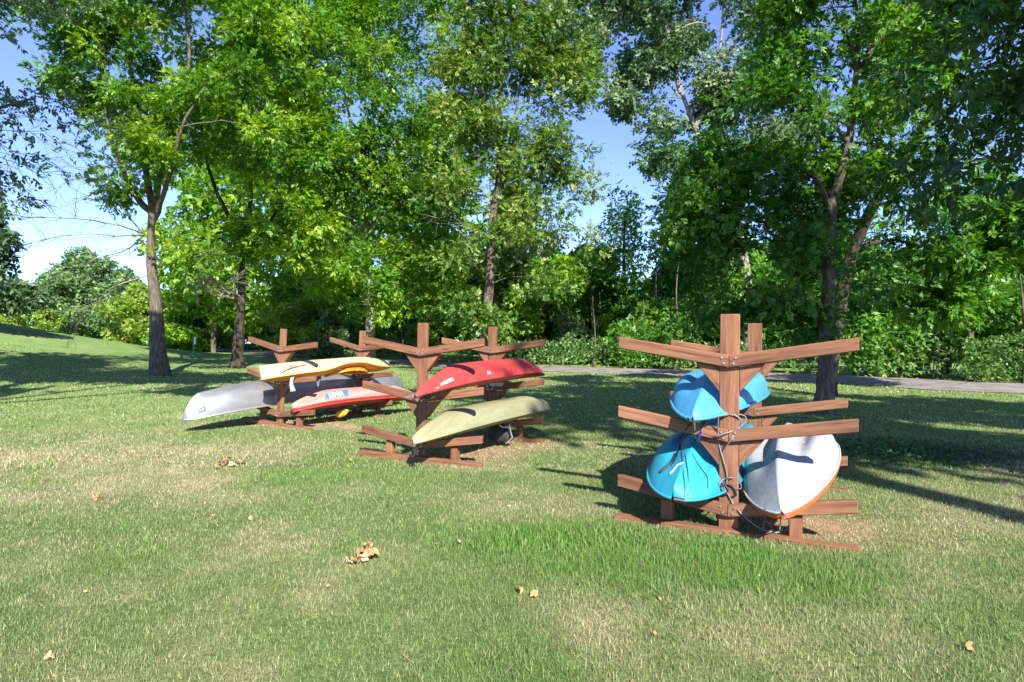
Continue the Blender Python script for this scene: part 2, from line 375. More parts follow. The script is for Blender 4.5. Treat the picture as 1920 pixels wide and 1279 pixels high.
def build_grass():
    """every blade is a real tapering triangle; one mass of turf"""
    P, S, Wd = [], [], []
    def band(d0, d1, dens, hs, w, seed):
        rng = np.random.default_rng(seed); amax = .92
        area = .5*(d1*d1-d0*d0)*2*amax; n = int(area*dens)
        y = np.sqrt(rng.uniform(d0*d0, d1*d1, n)); x = y*rng.uniform(-amax, amax, n)
        P.append(np.stack([x, y], 1)); S.append(np.full(n, hs)); Wd.append(np.full(n, w))
    band(2.1, 4.2, 8500, .027, .0042, 1); band(4.2, 7.0, 3900, .028, .0065, 2)
    band(7.0, 11.0, 1500, .032, .012, 3); band(11.0, 18.0, 400, .038, .024, 4); band(18.0, 30.0, 90, .05, .05, 6)
    P = np.concatenate(P); S = np.concatenate(S); Wd = np.concatenate(Wd); x, y = P.T
    dry, bare, lush, dirt = lawn_state(x, y); rng = np.random.default_rng(9); n = len(x)
    keep = rng.random(n) > np.maximum(bare*.55, dirt*.97)
    keep &= ~((np.abs(x) < 0))
    x, y, S, Wd, dry, bare, lush, dirt = [q[keep] for q in (x, y, S, Wd, dry, bare, lush, dirt)]; n = len(x)
    h = S*rng.uniform(.55, 1.35, n)*(1+1.1*lush)*(1-.3*bare)
    th = rng.uniform(0, 2*np.pi, n); fa = rng.uniform(0, 2*np.pi, n)
    lean = rng.normal(0, .42, n)
    z = ground_z(x, y); w = Wd*rng.uniform(.7, 1.3, n)*(1+.3*lush)
    base = np.stack([x, y, z-.004], 1); side = np.stack([np.cos(fa), np.sin(fa), 0*x], 1)*w[:, None]*.5
    tip = base+np.stack([np.cos(th)*np.tan(lean)*h, np.sin(th)*np.tan(lean)*h, h], 1)
    v = np.stack([base-side, base+side, tip], 1).reshape(-1, 3)
    f = np.arange(3*n).reshape(-1, 3)
    pd = np.clip(.13+.55*dry-.5*lush, 0.02, .93); isdry = np.clip((np.maximum(pd, bare)-rng.random(n))*1.6+.5, 0, 1)
    jit = rng.uniform(.55, 1.5, n)[:, None]
    g = GREEN*(1-lush[:, None])+DEEP*1.3*lush[:, None]
    yel = rng.random(n)[:, None]; g = g*(1-.35*yel)+np.array([.21, .26, .06])*.35*yel
    c = ((STRAW*(1-bare[:, None]*.4)+THATCH*.4*bare[:, None])*isdry[:, None]+g*(1-isdry[:, None]))*jit
    m, nt, out = new_mat('grass_blade'); L = nt.links.new
    a = N(nt, 'ShaderNodeAttribute', attribute_name='tint')
    d = N(nt, 'ShaderNodeBsdfDiffuse'); t = N(nt, 'ShaderNodeBsdfTranslucent'); mx = N(nt, 'ShaderNodeMixShader'); mx.inputs[0].default_value = .45
    L(a.outputs['Color'], d.inputs[0]); L(a.outputs['Color'], t.inputs[0]); L(d.outputs[0], mx.inputs[1]); L(t.outputs[0], mx.inputs[2]); L(mx.outputs[0], out.inputs[0])
    o = mesh_obj('grass', v, f, m, attr=np.repeat(c, 3, 0))
    tag(o, 'short mown grass blades, green mixed with straw', kind='stuff')
build_grass()

# ---------------------------------------------------------------- trees
def norm(a): return a/(np.linalg.norm(a, axis=-1, keepdims=True)+1e-9)

def ash_template(n=7, l=.11, w=.042, rach=.22):
    T = []
    prs = (n-1)//2
    for i in range(prs):
        a = rach*(.35+.55*i/max(1, prs-1) if prs > 1 else .5)
        for s in (-1, 1): T.append((a, s, .62 if i < prs-1 else .45, l, w))
    T.append((rach*.95, 0, 0, l*1.15, w*1.1))
    return T
def star_template(l=.12, w=.1, n=4):
    T = []
    for i in range(n):
        T.append((.07*(i+1), (-1) ** i, .9, l, w))
    return T

def leaves_mesh(name, P, D, U, T, mat, parent, rng, tintc=None, size=1.0, droop=.25):
    """P centres, D directions, U up-hints of leaf sprays; T the spray's leaflets"""
    D = norm(D); S = norm(np.cross(D, U)); Nn = np.cross(S, D)
    n = len(P); q = len(T); V = np.zeros((n, q, 4, 3)); sc = size*rng.uniform(.75, 1.25, (n, 1))
    for i, (a, s, ang, l, w) in enumerate(T):
        ang_ = s*(ang+rng.normal(0, .12, (n, 1))) if s else rng.normal(0, .12, (n, 1))
        d = D*np.cos(ang_)*1.0+S*np.sin(ang_) if s else norm(D+S*rng.normal(0, .15, (n, 1)))
        d = norm(d-Nn*(droop+rng.normal(0, .25, (n, 1)))); sd = norm(np.cross(d, Nn)+Nn*rng.normal(0, .35, (n, 1)))
        b = P+D*a*sc; L = l*sc*rng.uniform(.8, 1.15, (n, 1)); W = w*sc
        up = np.cross(sd, d)
        V[:, i, 0] = b; V[:, i, 1] = b+d*L*.45+sd*W*.5+up*W*.12; V[:, i, 2] = b+d*L; V[:, i, 3] = b+d*L*.45-sd*W*.5+up*W*.12
    tint = rng.beta(2.2, 2.6, (n, 1))*.8 if tintc is None else np.clip(tintc[:, None]+rng.normal(0, .12, (n, 1)), 0, .9)
    tint = np.clip(tint+rng.normal(0, .08, (n, q)), 0, .93)
    tint = np.where(rng.random((n, q)) < .006, 1.0, tint)
    f = np.arange(n*q*4).reshape(-1, 4)
    return mesh_obj(name, V.reshape(-1, 3), f, mat, parent, attr=np.repeat(tint.reshape(-1), 4))

def sample_blobs(blobs, n, rng, shell=.45):
    """points in a union of ellipsoids (cx,cy,cz,rx,ry,rz)"""
    B = np.array(blobs, float); vol = (B[:, 3]*B[:, 4]*B[:, 5])**.8; k = rng.choice(len(B), n, p=vol/vol.sum())
    d = norm(rng.normal(size=(n, 3))); r = rng.random(n)**shell
    return B[k, :3]+d*r[:, None]*B[k, 3:6], k

def make_tree(name, label, cat, base, trunk, tr, blobs, ncl, nspray, T, leafmat, bark, seed, limbs=(), size=1.0, rc=.75, droop=.25, group=None,
              flare=1.5, dead=(), min_attach=1.5, gap=.30, gs=.55):
    """trunk / limbs are polylines in local metres; crown = leaf sprays gathered on branchlets that grow out of the limbs"""
    rng = np.random.default_rng(seed)
    root = empty(name, base); tag(root, label, cat, group)
    tp = catmull(trunk, 6); m = len(tp); s = np.linspace(0, 1, m)
    rad = tr*(1-s*.72); rad[0] *= flare; rad[1] *= 1+(flare-1)*.45; rad[2] *= 1+(flare-1)*.15
    tp[0, 2] -= .25
    wob = np.cumsum(rng.normal(0, .012*tr/.3, (m, 2)), 0); tp[:, :2] += wob*sstep(.05, .3, s)[:, None]
    v, f = tubes([(tp, rad)], 14)
    # root flare lobes and bark ridges
    ang = np.tile(np.arange(14)/14*2*np.pi, m); rr = np.repeat(s, 14)
    cen = np.repeat(tp, 14, 0); amp = 1+.10*np.sin(ang*3+seed)*np.exp(-rr*20)*2+rng.normal(0, .035, len(v))
    v = cen+(v-cen)*amp[:, None]
    mesh_obj('trunk', v, f, bark, root, True)
    nodes = [(tp[i], rad[i]) for i in range(m) if tp[i][2] > min_attach]
    big = []
    for L_ in limbs:
        pts, r0 = L_; q = catmull(pts, 6); q[1:] += np.cumsum(rng.normal(0, .02, (len(q)-1, 3)), 0)
        r = np.linspace(r0, r0*.25, len(q)); big.append((q, r)); nodes += [(q[i], r[i]) for i in range(2, len(q))]
    C, kk = sample_blobs(blobs, ncl, rng)
    NP = np.array([a for a, b in nodes]); NR = np.array([b for a, b in nodes])
    order = np.argsort([np.min(np.linalg.norm(NP-c, axis=1)) for c in C]); small = []
    for ci in order:
        c = C[ci]; dz = NP[:, 2]-c[2]; d = np.linalg.norm(NP-c, axis=1)+1.6*np.clip(dz, 0, 9)+.3*(NR < .012)
        i = int(np.argmin(d)); a = NP[i]; L = np.linalg.norm(c-a)
        if L < .15: continue
        r0 = min(NR[i]*.7, .012+.012*L); k = max(4, int(L/.5)+2); t = np.linspace(0, 1, k)[:, None]
        mid = (a+c)/2+np.array([0, 0, .12*L])+rng.normal(0, .07*L, 3)
        q = (1-t)**2*a+2*t*(1-t)*mid+t*t*c; q[1:-1] += rng.normal(0, .03*L/k+.01, (k-2, 3))
        r = np.linspace(r0, .006, k); small.append((q, r))
        NP = np.vstack([NP, q[1:]]); NR = np.concatenate([NR, r[1:]])
    if big:
        v, f = tubes(big, 9); mesh_obj('limbs', v, f, bark, root, True)
    if small:
        v, f = tubes(small, 4); o = mesh_obj('branches', v, f, bark, root, True); o['kind'] = 'stuff'
    # leaf sprays
    w = rng.uniform(.3, 1.7, len(C)); k = rng.choice(len(C), nspray, p=w/w.sum())
    cr = rc*rng.uniform(.65, 1.35, len(C))
    off = rng.normal(size=(nspray, 3)); off = norm(off)*(rng.random((nspray, 1))**.42); off[:, 2] *= .62
    P = C[k]+off*cr[k][:, None]*1.0
    g = vnoise(P[:, 0]*gs+P[:, 1]*gs*.6, P[:, 2]*gs+P[:, 1]*gs*.5, seed)*.7+vnoise(P[:, 0]*gs*2.3, P[:, 2]*gs*2.3, seed+3)*.3
    kp = g > gap; P, off, k, g = P[kp], off[kp], k[kp], g[kp]; nspray = len(P)
    D = norm(off+rng.normal(0, .55, (nspray, 3))+np.array([0, 0, -.12])); U = norm(np.array([0, 0, 1.])+rng.normal(0, .45, (nspray, 3)))
    base_t = rng.uniform(.12, .85, len(C))
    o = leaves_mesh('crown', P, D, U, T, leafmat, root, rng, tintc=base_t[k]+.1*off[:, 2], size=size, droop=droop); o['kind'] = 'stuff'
    if len(dead):
        o = tube_obj('dead_branches', dead, M['dead_twig'], root, 5)
    return root

def dead_fan(start, dirs, length, rng, r0=.035, sub=7, droop=.0):
    """a bare dead branch with forking twigs; local coordinates"""
    out = []
    start = np.array(start, float)
    for d in dirs:
        d = norm(np.array(d, float)); n = 9; q = [start]; dd = d.copy()
        for i in range(n):
            dd = norm(dd+rng.normal(0, .13, 3)+np.array([0, 0, -droop*.1])); q.append(q[-1]+dd*length/n)
        q = np.array(q); out.append((q, np.linspace(r0, r0*.15, n+1)))
        for j in range(sub):
            i = rng.integers(2, n); e = norm(q[i]-q[i-1])
            sd = norm(e+rng.normal(0, .7, 3)+np.array([0, 0, -droop])); m = 6; p = [q[i]]; l2 = length*rng.uniform(.2, .45)
            for _ in range(m): sd = norm(sd+rng.normal(0, .2, 3)); p.append(p[-1]+sd*l2/m)
            p = np.array(p); out.append((p, np.linspace(r0*.4, r0*.08, m+1)))
            for _ in range(3):
                i2 = rng.integers(1, m); s2 = norm(norm(p[i2]-p[i2-1])+rng.normal(0, .8, 3)); l3 = l2*rng.uniform(.25, .6)
                z = np.array([p[i2]+s2*l3*u+rng.normal(0, .02, 3) for u in np.linspace(0, 1, 4)]); out.append((z, np.linspace(r0*.18, r0*.06, 4)))
    return out

def P3(base, px, py, D, r=None):
    """photo position at distance D, in metres relative to a base point"""
    a = at(px, py, D)-base
    return (a.x, a.y, a.z)
def blob(base, D, px, py, rpx, rpy, dD=0, ry=None):
    k = (D+dD)/FPX; a = at(px, py, D+dD)-base
    return (a.x, a.y, a.z, rpx*k, ry if ry else max(rpx, rpy)*k*.85, rpy*k)

ASH = ash_template(7, .165, .068, .27); ASHN = ash_template(7, .105, .042, .2)

# ash at the left of the lawn, bare twigs on its left side
b = on_ground(298, 705); D = b.y; rg = np.random.default_rng(3)
k = lambda x, y, dd=0: P3(b, x, y, D+dd)
B = lambda x, y, rx, ry, dd=0: blob(b, D, x, y, rx, ry, dd)
dead = dead_fan(k(272, 440), [(-1, .1, .25), (-.8, -.5, .05), (-.75, .3, -.5), (-.6, -.6, .5)], 4.2, rg, .03, 10, .1)
dead += dead_fan(k(300, 505), [(-1, -.2, -.35)], 4.4, rg, .035, 10, .2)
dead += dead_fan(k(215, 340), [(-.8, -.2, .1), (-.9, .2, -.2)], 3.2, rg, .03, 8, .2)
make_tree('ash_tree', 'tall ash with bare twiggy lower branches at the left edge of the lawn', 'tree', b,
          [(0, 0, 0), k(292, 600), k(286, 520), k(284, 440), k(286, 390)], .31,
          [B(250, 100, 150, 120), B(400, 190, 130, 110, -1), B(150, 30, 100, 90), B(330, -90, 200, 120), B(470, 60, 100, 100, 1), B(300, 300, 90, 70, -1), B(210, 235, 90, 60), B(400, 420, 60, 50, -1), B(130, 290, 45, 35, -2), B(100, 30, 90, 70), B(150, 180, 70, 60), B(70, 110, 40, 40), B(300, 400, 60, 50, -1), B(230, 350, 40, 60, 1), B(340, 460, 50, 40), B(340, 180, 90, 90), B(250, 200, 80, 70, 1), B(110, 130, 60, 60)],
          135, 16000, ASH, M['leaf_bright'], M['bark_grey'], 11, rc=.85,
          limbs=[([k(286, 400), k(255, 370), k(225, 300), k(205, 230), k(190, 120), k(180, 20)], .14), ([k(286, 400), k(300, 330), k(320, 280, 1), k(345, 200), k(350, 90), k(340, -60)], .15),
                 ([k(285, 420), k(278, 340), k(262, 260, 1), k(245, 120), k(240, -40)], .16), ([k(290, 410), k(325, 330, -1), k(350, 240, -2), k(400, 160, -2)], .11), ([k(296, 500), k(340, 490), k(400, 470, -1)], .06)],
          dead=dead, min_attach=3.5)

# second ash, dark trunk behind the left rack
b = on_ground(443, 690); D = b.y; rg = np.random.default_rng(4)
k = lambda x, y, dd=0: P3(b, x, y, D+dd)
dead = dead_fan(k(440, 560), [(-.9, -.3, .7), (-.7, -.7, .4), (-.8, 0, .2), (.5, -.5, .4), (-1, .1, .5)], 2.6, rg, .04, 14, -.2)
make_tree('ash_tree', 'ash with a dark trunk and a bundle of dead twigs, behind the silver canoe', 'tree', b,
          [(0, 0, 0), k(448, 620), k(452, 560), k(455, 480), k(458, 440)], .29,
          [B(440, 60, 90, 150), B(500, 200, 120, 120), B(430, 330, 70, 80), B(540, 330, 110, 100, -2), B(480, 450, 80, 60), B(590, 440, 90, 70), B(400, 470, 50, 40), B(520, 420, 80, 70, -2), B(380, 200, 70, 100), B(560, 250, 80, 80), B(480, -60, 140, 90), B(570, 60, 90, 110), B(630, 500, 60, 50)],
          130, 14500, ash_template(5, .25, .105, .35), M['leaf_bright'], M['bark_dark'], 12, rc=1.05,
          limbs=[([k(456, 460), k(425, 400), k(395, 330), k(380, 240), k(400, 100)], .13), ([k(456, 450), k(470, 380), k(465, 300), k(450, 160), k(460, 0)], .15), ([k(456, 470), k(500, 420), k(540, 340), k(570, 230)], .1)],
          dead=dead, min_attach=3)

# bright ash in the middle, pale trunk
b = on_ground(692, 683); D = b.y
k = lambda x, y, dd=0: P3(b, x, y, D+dd)
make_tree('ash_tree', 'broad bright green ash with a pale trunk, behind the far end of the yellow kayak', 'tree', b,
          [(0, 0, 0), k(694, 600), k(690, 530), k(684, 420), k(676, 330), k(672, 250)], .36,
          [B(650, 60, 110, 120), B(760, 130, 110, 120, -2), B(640, 250, 90, 90, -2), B(740, 300, 120, 100, -3), B(560, 150, 70, 110), B(700, 420, 130, 80, -3), B(640, 500, 80, 60, -3), B(800, 430, 90, 90, -2), B(770, 560, 90, 50, -4), B(840, 560, 60, 60, -4), B(700, -70, 160, 90), B(850, 250, 60, 100), B(600, 400, 70, 80, -1), B(690, 380, 90, 70, -4), B(660, 540, 70, 40, -4), B(720, 590, 50, 30, -4), B(810, 500, 70, 60, -4), B(640, 330, 80, 70, -3), B(730, 210, 90, 80, -3), B(830, 40, 80, 110, -2), B(620, -30, 100, 100), B(850, 150, 60, 90, -1)],
          215, 23500, ash_template(5, .28, .115, .38), M['leaf_bright'], M['bark_pale'], 13, rc=1.25, gs=.45, gap=.22,
          limbs=[([k(680, 330), k(660, 250), k(640, 150), k(620, 20)], .14), ([k(682, 340), k(710, 260), k(740, 180), k(770, 60)], .15), ([k(688, 430), k(740, 380), k(800, 330)], .1), ([k(688, 440), k(640, 400), k(590, 350)], .1)], min_attach=4)

# honey-toned tree behind the middle rack
b = on_ground(908, 704); D = b.y; rg = np.random.default_rng(5)
k = lambda x, y, dd=0: P3(b, x, y, D+dd)
dead = dead_fan(k(925, 450), [(.9, -.3, .1), (.8, .2, .2), (-.6, -.5, .1)], 3.2, rg, .03, 9, .2)
make_tree('slender_tree', 'slender tree with yellowing small leaves and thin upright trunk behind the red kayak', 'tree', b,
          [(0, 0, 0), k(910, 620), k(918, 520), k(922, 420), k(934, 330), k(936, 200), k(945, 60)], .27,
          [B(940, 60, 110, 110), B(880, 180, 80, 80), B(1020, 140, 70, 80), B(950, 280, 110, 70), B(1040, 300, 60, 60), B(870, 350, 80, 60, -1), B(980, 410, 90, 60, -1), B(900, 480, 90, 60, -2), B(1000, 520, 60, 50, -1), B(950, -80, 140, 90), B(880, 590, 60, 40, -2), B(960, 600, 50, 35, -1), B(1060, 380, 40, 40), B(1050, 200, 60, 60), B(1020, 460, 60, 40), B(860, 60, 60, 90), B(1050, 60, 70, 90), B(860, 250, 60, 60), B(1090, 150, 40, 60), B(1095, 330, 40, 50), B(1085, 430, 45, 40)],
          175, 14500, ash_template(7, .165, .068, .28), M['leaf_olive'], M['bark_grey'], 14, rc=.9, gap=.25,
          limbs=[([k(932, 340), k(955, 270), k(975, 180), k(990, 60)], .09), ([k(936, 260), k(900, 180), k(870, 90)], .07), ([k(920, 440), k(960, 390), k(1010, 350)], .06)], dead=dead, min_attach=2.5)

# cottonwood right of the sky gap
b = on_ground(1408, 697); D = b.y
k = lambda x, y, dd=0: P3(b, x, y, D+dd)
make_tree('cottonwood_tree', 'cottonwood with silvery round leaves and a pale leaning trunk right of the open sky gap', 'tree', b,
          [(0, 0, 0), k(1404, 600), k(1400, 520), k(1380, 420), k(1345, 340), k(1310, 260), k(1275, 170)], .34,
          [B(1170, 60, 80, 110), B(1150, 190, 60, 70, -1), B(1290, 70, 90, 90, 1), B(1330, 190, 100, 80), B(1420, 130, 90, 110), B(1250, 280, 60, 50, -2), B(1380, 300, 90, 70), B(1330, 380, 80, 50, 1), B(1480, 250, 80, 90), B(1230, -70, 130, 70), B(1420, -50, 120, 80), B(1210, 150, 60, 60), B(1100, 110, 70, 90, -1), B(1060, 20, 80, 80), B(1120, -60, 110, 70), B(1180, 240, 50, 40, -1), B(1280, 330, 60, 40), B(1250, 300, 50, 40, 1), B(1230, 200, 50, 50)],
          150, 14500, star_template(.18, .15, 5), M['leaf_cotton'], M['bark_pale'], 15, rc=1.05, gap=.25, droop=.5,
          limbs=[([k(1276, 175), k(1262, 110), k(1250, 50), k(1228, 0), k(1215, -60)], .15), ([k(1300, 240), k(1340, 170), k(1352, 80), k(1360, -20)], .14), ([k(1272, 180), k(1240, 135), k(1215, 110)], .07),
                 ([k(1350, 110), k(1400, 60), k(1440, 20), k(1460, -30)], .12), ([k(1345, 345), k(1365, 290), k(1380, 250)], .16), ([k(1262, 60), k(1310, 40), k(1360, 60)], .06)], min_attach=5)

# near right tree: straight dark trunk
b = on_ground(1545, 776); D = b.y
k = lambda x, y, dd=0: P3(b, x, y, D+dd)
make_tree('maple_tree', 'dark leaved tree with a straight grey trunk standing behind the right rack', 'tree', b,
          [(0, 0, 0), k(1549, 690), k(1550, 600), k(1554, 480), k(1560, 380), k(1588, 270), k(1604, 125)], .185,
          [B(1560, 30, 150, 90), B(1680, 150, 90, 90), B(1470, 170, 90, 90), B(1420, 330, 90, 70), B(1560, 330, 110, 80, 1), B(1350, 430, 80, 60), B(1480, 480, 110, 60), B(1290, 480, 60, 50, 1), B(1620, 520, 90, 60, 1), B(1420, 570, 80, 40), B(1530, 590, 70, 40), B(1600, -90, 190, 90), B(1720, 330, 70, 80, 1), B(1330, 560, 70, 40, .5), B(1310, 380, 70, 60), B(1350, 290, 60, 60), B(1500, 400, 80, 50, 1), B(1240, 420, 40, 40)],
          280, 21000, ash_template(7, .10, .044, .17), M['leaf_dark'], M['bark_grey'], 16, rc=.5, gs=1.1, gap=.36,
          limbs=[([k(1604, 130), k(1640, 90), k(1680, 40), k(1740, -30)], .06), ([k(1603, 130), k(1590, 80), k(1560, 40)], .05), ([k(1605, 130), k(1608, 60), k(1610, -40)], .06),
                 ([k(1557, 400), k(1530, 340), k(1490, 310), k(1440, 300)], .06), ([k(1553, 500), k(1500, 450), k(1440, 430)], .05), ([k(1590, 265), k(1540, 200), k(1500, 120)], .05)], min_attach=1.8, flare=1.7)

# leaning companion
b = on_ground(1552, 742); D = b.y
k = lambda x, y, dd=0: P3(b, x, y, D+dd)
make_tree('leaning_tree', 'tree with a thick trunk leaning far to the upper right behind the straight dark one', 'tree', b,
          [(0, 0, 0), k(1562, 660), k(1578, 570), k(1605, 470), k(1645, 380, -.5), k(1700, 300, -1), k(1760, 200, -2), k(1820, 110, -3), k(1900, 0, -4), k(1980, -110, -5)], .21,
          [B(1700, 60, 90, 100, -2), B(1840, -20, 130, 80, -3), B(1790, 180, 80, 70, -2), B(1650, 200, 60, 60, 1), B(1900, 150, 70, 100, -2), B(1680, 440, 70, 60, 1), B(1780, 480, 80, 50, 1), B(1870, 420, 80, 70, 1), B(1740, 560, 90, 40, 2)],
          130, 9500, ash_template(7, .17, .07, .24), M['leaf_dark'], M['bark_dark'], 17, rc=.65, gs=.9, gap=.42,
          limbs=[([k(1780, 180, -2), k(1760, 90, -2), k(1750, 0, -2)], .09), ([k(1645, 380, -.5), k(1660, 300, 0), k(1650, 210, .5)], .08), ([k(1605, 470), k(1680, 450, 1), k(1760, 470, 1.5)], .07)], min_attach=3)

# tree outside the frame on the right whose boughs hang into the picture
b = Vector((11.4, 6.2, 0)); D = 7
BL = [(-4.4, 1.6, 3.7, 1.5, 1.6, .9), (-3.3, 2.9, 4.6, 1.5, 1.6, 1.1), (-5.2, .9, 4.9, 1.2, 1.2, .8), (-2.2, 2.2, 3.4, 1.2, 1.5, .9), (-1.8, 3.6, 5.6, 1.8, 1.8, 1.2), (-3.6, .4, 6.2, 2.2, 2.0, 1.0)]
make_tree('walnut_tree', 'overhanging tree at the right edge with long drooping leaflets close to the camera', 'tree', b,
          [(0, 0, 0), (-.1, .1, 2), (-.4, .2, 4), (-.8, .1, 6.5), (-1.2, -.3, 8)], .3, BL, 110, 7000, ash_template(7, .125, .05, .27), M['leaf_walnut_shaded'], M['bark_grey'], 18, rc=.6, gs=1.2, gap=.42, droop=.55,
          limbs=[([(-.3, .2, 3.2), (-1.2, 1.6, 4.6), (-2.4, 2.6, 5.0), (-4.2, 2.2, 4.4)], .11), ([(-.6, .1, 5), (-2.4, .6, 6.2), (-4.4, .8, 6.0), (-5.4, 1.0, 5.2)], .1), ([(-.4, .2, 4), (-1.0, 2.0, 5.4), (-1.6, 3.8, 6)], .09)], min_attach=2.6)
SHT = [(0, -1, .7, .42, .26), (.1, 1, .7, .42, .26), (.3, 0, 0, .42, .26)]
def shade_tree(name, label, b, top, blobs, n, mat, seed, limbs):
    b = Vector(b); bl = [(x-b.x, y-b.y, z, r_*1.12, r_*1.12, r_*.6) for x, y, z, r_ in blobs]
    make_tree(name, label, 'tree', b, [(0, 0, 0), (0, .1, top*.35), (.1, 0, top*.7), (0, 0, top)], .36, bl, 70, n, SHT, mat, M['bark_grey'], seed, rc=1.15,
              limbs=[([(l[0][0]-b.x, l[0][1]-b.y, l[0][2]), (l[1][0]-b.x, l[1][1]-b.y, l[1][2]), (l[2][0]-b.x, l[2][1]-b.y, l[2][2])], .12) for l in limbs], min_attach=5)
shade_tree('maple_tree', 'large maple right of the viewer, its crown shading the lawn by the right rack', (12.2, .3, 0), 10,
           [(6.8, .5, 9, 1.8), (9.4, -2.5, 9, 2.0), (10.6, -5.6, 9, 2.0), (9.6, 1, 9, 2.2), (12.8, -3, 9, 2.3), (12.6, 1.2, 9.4, 2.4), (6.4, 4, 9, 1.6), (9.8, 5, 9, 2.0), (15.8, -1, 9, 2.4), (14.5, -6, 9, 2.2), (8.2, 3.0, 10, 1.8)], 8500, M['leaf_dark'], 22,
           [((12.2, .3, 6), (9.5, .5, 8), (7, .8, 9)), ((12.2, .3, 6.5), (11.6, -3, 8.2), (10.6, -5.5, 9)), ((12.2, .3, 6), (11, 3, 8), (8, 4, 9))])
shade_tree('cottonwood_tree', 'very tall cottonwood standing behind the viewer, shading the middle of the lawn', (7.6, -6.4, 0), 15,
           [(5.4, -1.8, 13, 1.6), (3.8, .9, 13, 1.4), (6.3, 1.9, 13, 1.7), (1.6, 2.9, 13, 1.3), (8.4, 0, 13.5, 1.9), (8.5, -6, 14, 3), (7, -4, 15, 2)], 1900, M['leaf_cotton'], 21,
           [((7.6, -6.3, 9), (5.8, -3, 11.5), (5, 0, 12.8)), ((5.8, -3, 11.5), (3.6, .6, 12.6), (1.8, 2.8, 13))])
shade_tree('ash_tree', 'tall ash just beyond the left side of the view, shading the lawn by the mound', (-9.6, 3.6, 0), 12,
           [(-4.6, 4.6, 11, 1.4), (-7.5, 2.2, 11, 1.3), (-10.5, 3.2, 11, 1.6), (-5.6, 9.4, 12, 1.7), (-9.5, 10.2, 11.5, 1.7), (-14, 10, 11, 2.0), (-2.4, 6.6, 12, 1.2), (-12.5, 6, 12, 1.5), (-8, 6, 13, 1.6), (-16, 14.5, 11, 1.8), (-7, 7.5, 12, 1.5), (-11, 8, 12, 1.7)], 6000, M['leaf_bright'], 20,
           [((-9.6, 3.6, 7), (-7, 4.4, 9.5), (-4.6, 4.6, 11)), ((-9.6, 3.6, 7.5), (-8.6, 7, 10), (-6, 9.2, 11.8)), ((-9.6, 3.6, 7), (-12, 7, 9.6), (-14, 10, 11))])

# tree outside the frame on the left; feathery branches reach in at the top left
b = Vector((-14.1, 13.2, 0)); rg = np.random.default_rng(9)
BL = [(2.2, 1.2, 5.6, 1.0, 1.3, .8), (2.5, 2.2, 7.5, 1.2, 1.5, 1.0), (2.7, 1.0, 7.2, 1.0, 1.1, .8), (2.9, .9, 8.7, 1.1, 1.1, .8), (2.3, 1, 6.4, .9, .9, .7), (1.2, .5, 9.2, 1.8, 2, 1.2), (-1, 0, 11, 3, 3, 1.8), (-1.5, -3, 8, 2.5, 2.5, 1.6), (-3, 2, 7, 2.5, 2.5, 1.6), (.8, -4.2, 10, 2.4, 2.2, 1.2), (-.5, 4.0, 12, 2.6, 2.4, 1.5)]
dead = dead_fan((.8, .4, 6.6), [(1, .5, -.25), (.9, .8, -.5), (.9, .2, -.1), (.8, .6, .1)], 3.2, rg, .018, 14, .3)
make_tree('locust_tree', 'feathery dark tree whose fine bare twigs reach in at the top left corner', 'tree', b,
          [(0, 0, 0), (.1, 0, 3), (.2, .1, 6), (0, .2, 9), (-.3, 0, 11.5)], .3, BL, 150, 7000, ash_template(7, .12, .05, .3), M['leaf_blue'], M['bark_grey'], 19, rc=.8, droop=.4,
          limbs=[([(.2, 0, 5), (1.2, .8, 6.4), (2.4, 1.8, 7.4)], .09), ([(.1, .1, 7), (-1.5, -1.6, 8.2), (-1.8, -3, 8.5)], .09)], dead=dead, min_attach=3)

# spruce-like tree at the left edge
def leaf_cloud(name, blobs, n, l, w, mat, parent, seed, shell=.3, tint=None, kind='stuff', aniso=.4):
    rng = np.random.default_rng(seed); C, kk = sample_blobs(blobs, n, rng, shell)
    # break the lobes up into tufts
    sub = C+.0; cell = np.floor(C/1.1).astype(int); h = hash2(cell[:, 0]+cell[:, 2]*57, cell[:, 1], seed)
    keep = h > .16; C = C[keep]; kk = kk[keep]; h = h[keep]; n = len(C)
    Bc = np.array(blobs)[kk, :3]; D = norm(norm(C-Bc)*.6+rng.normal(0, .8, (n, 3))); U = norm(np.array([0, 0, 1.])+rng.normal(0, .7, (n, 3)))
    t = .2+.6*h if tint is None else tint+.35*(h-.5)
    return_o = leaves_mesh(name, C, D, U, [(0, -1, .5, l, w), (0, 1, .7, l, w)], mat, parent, rng, tintc=t)
    if kind: return_o['kind'] = kind
    return return_o

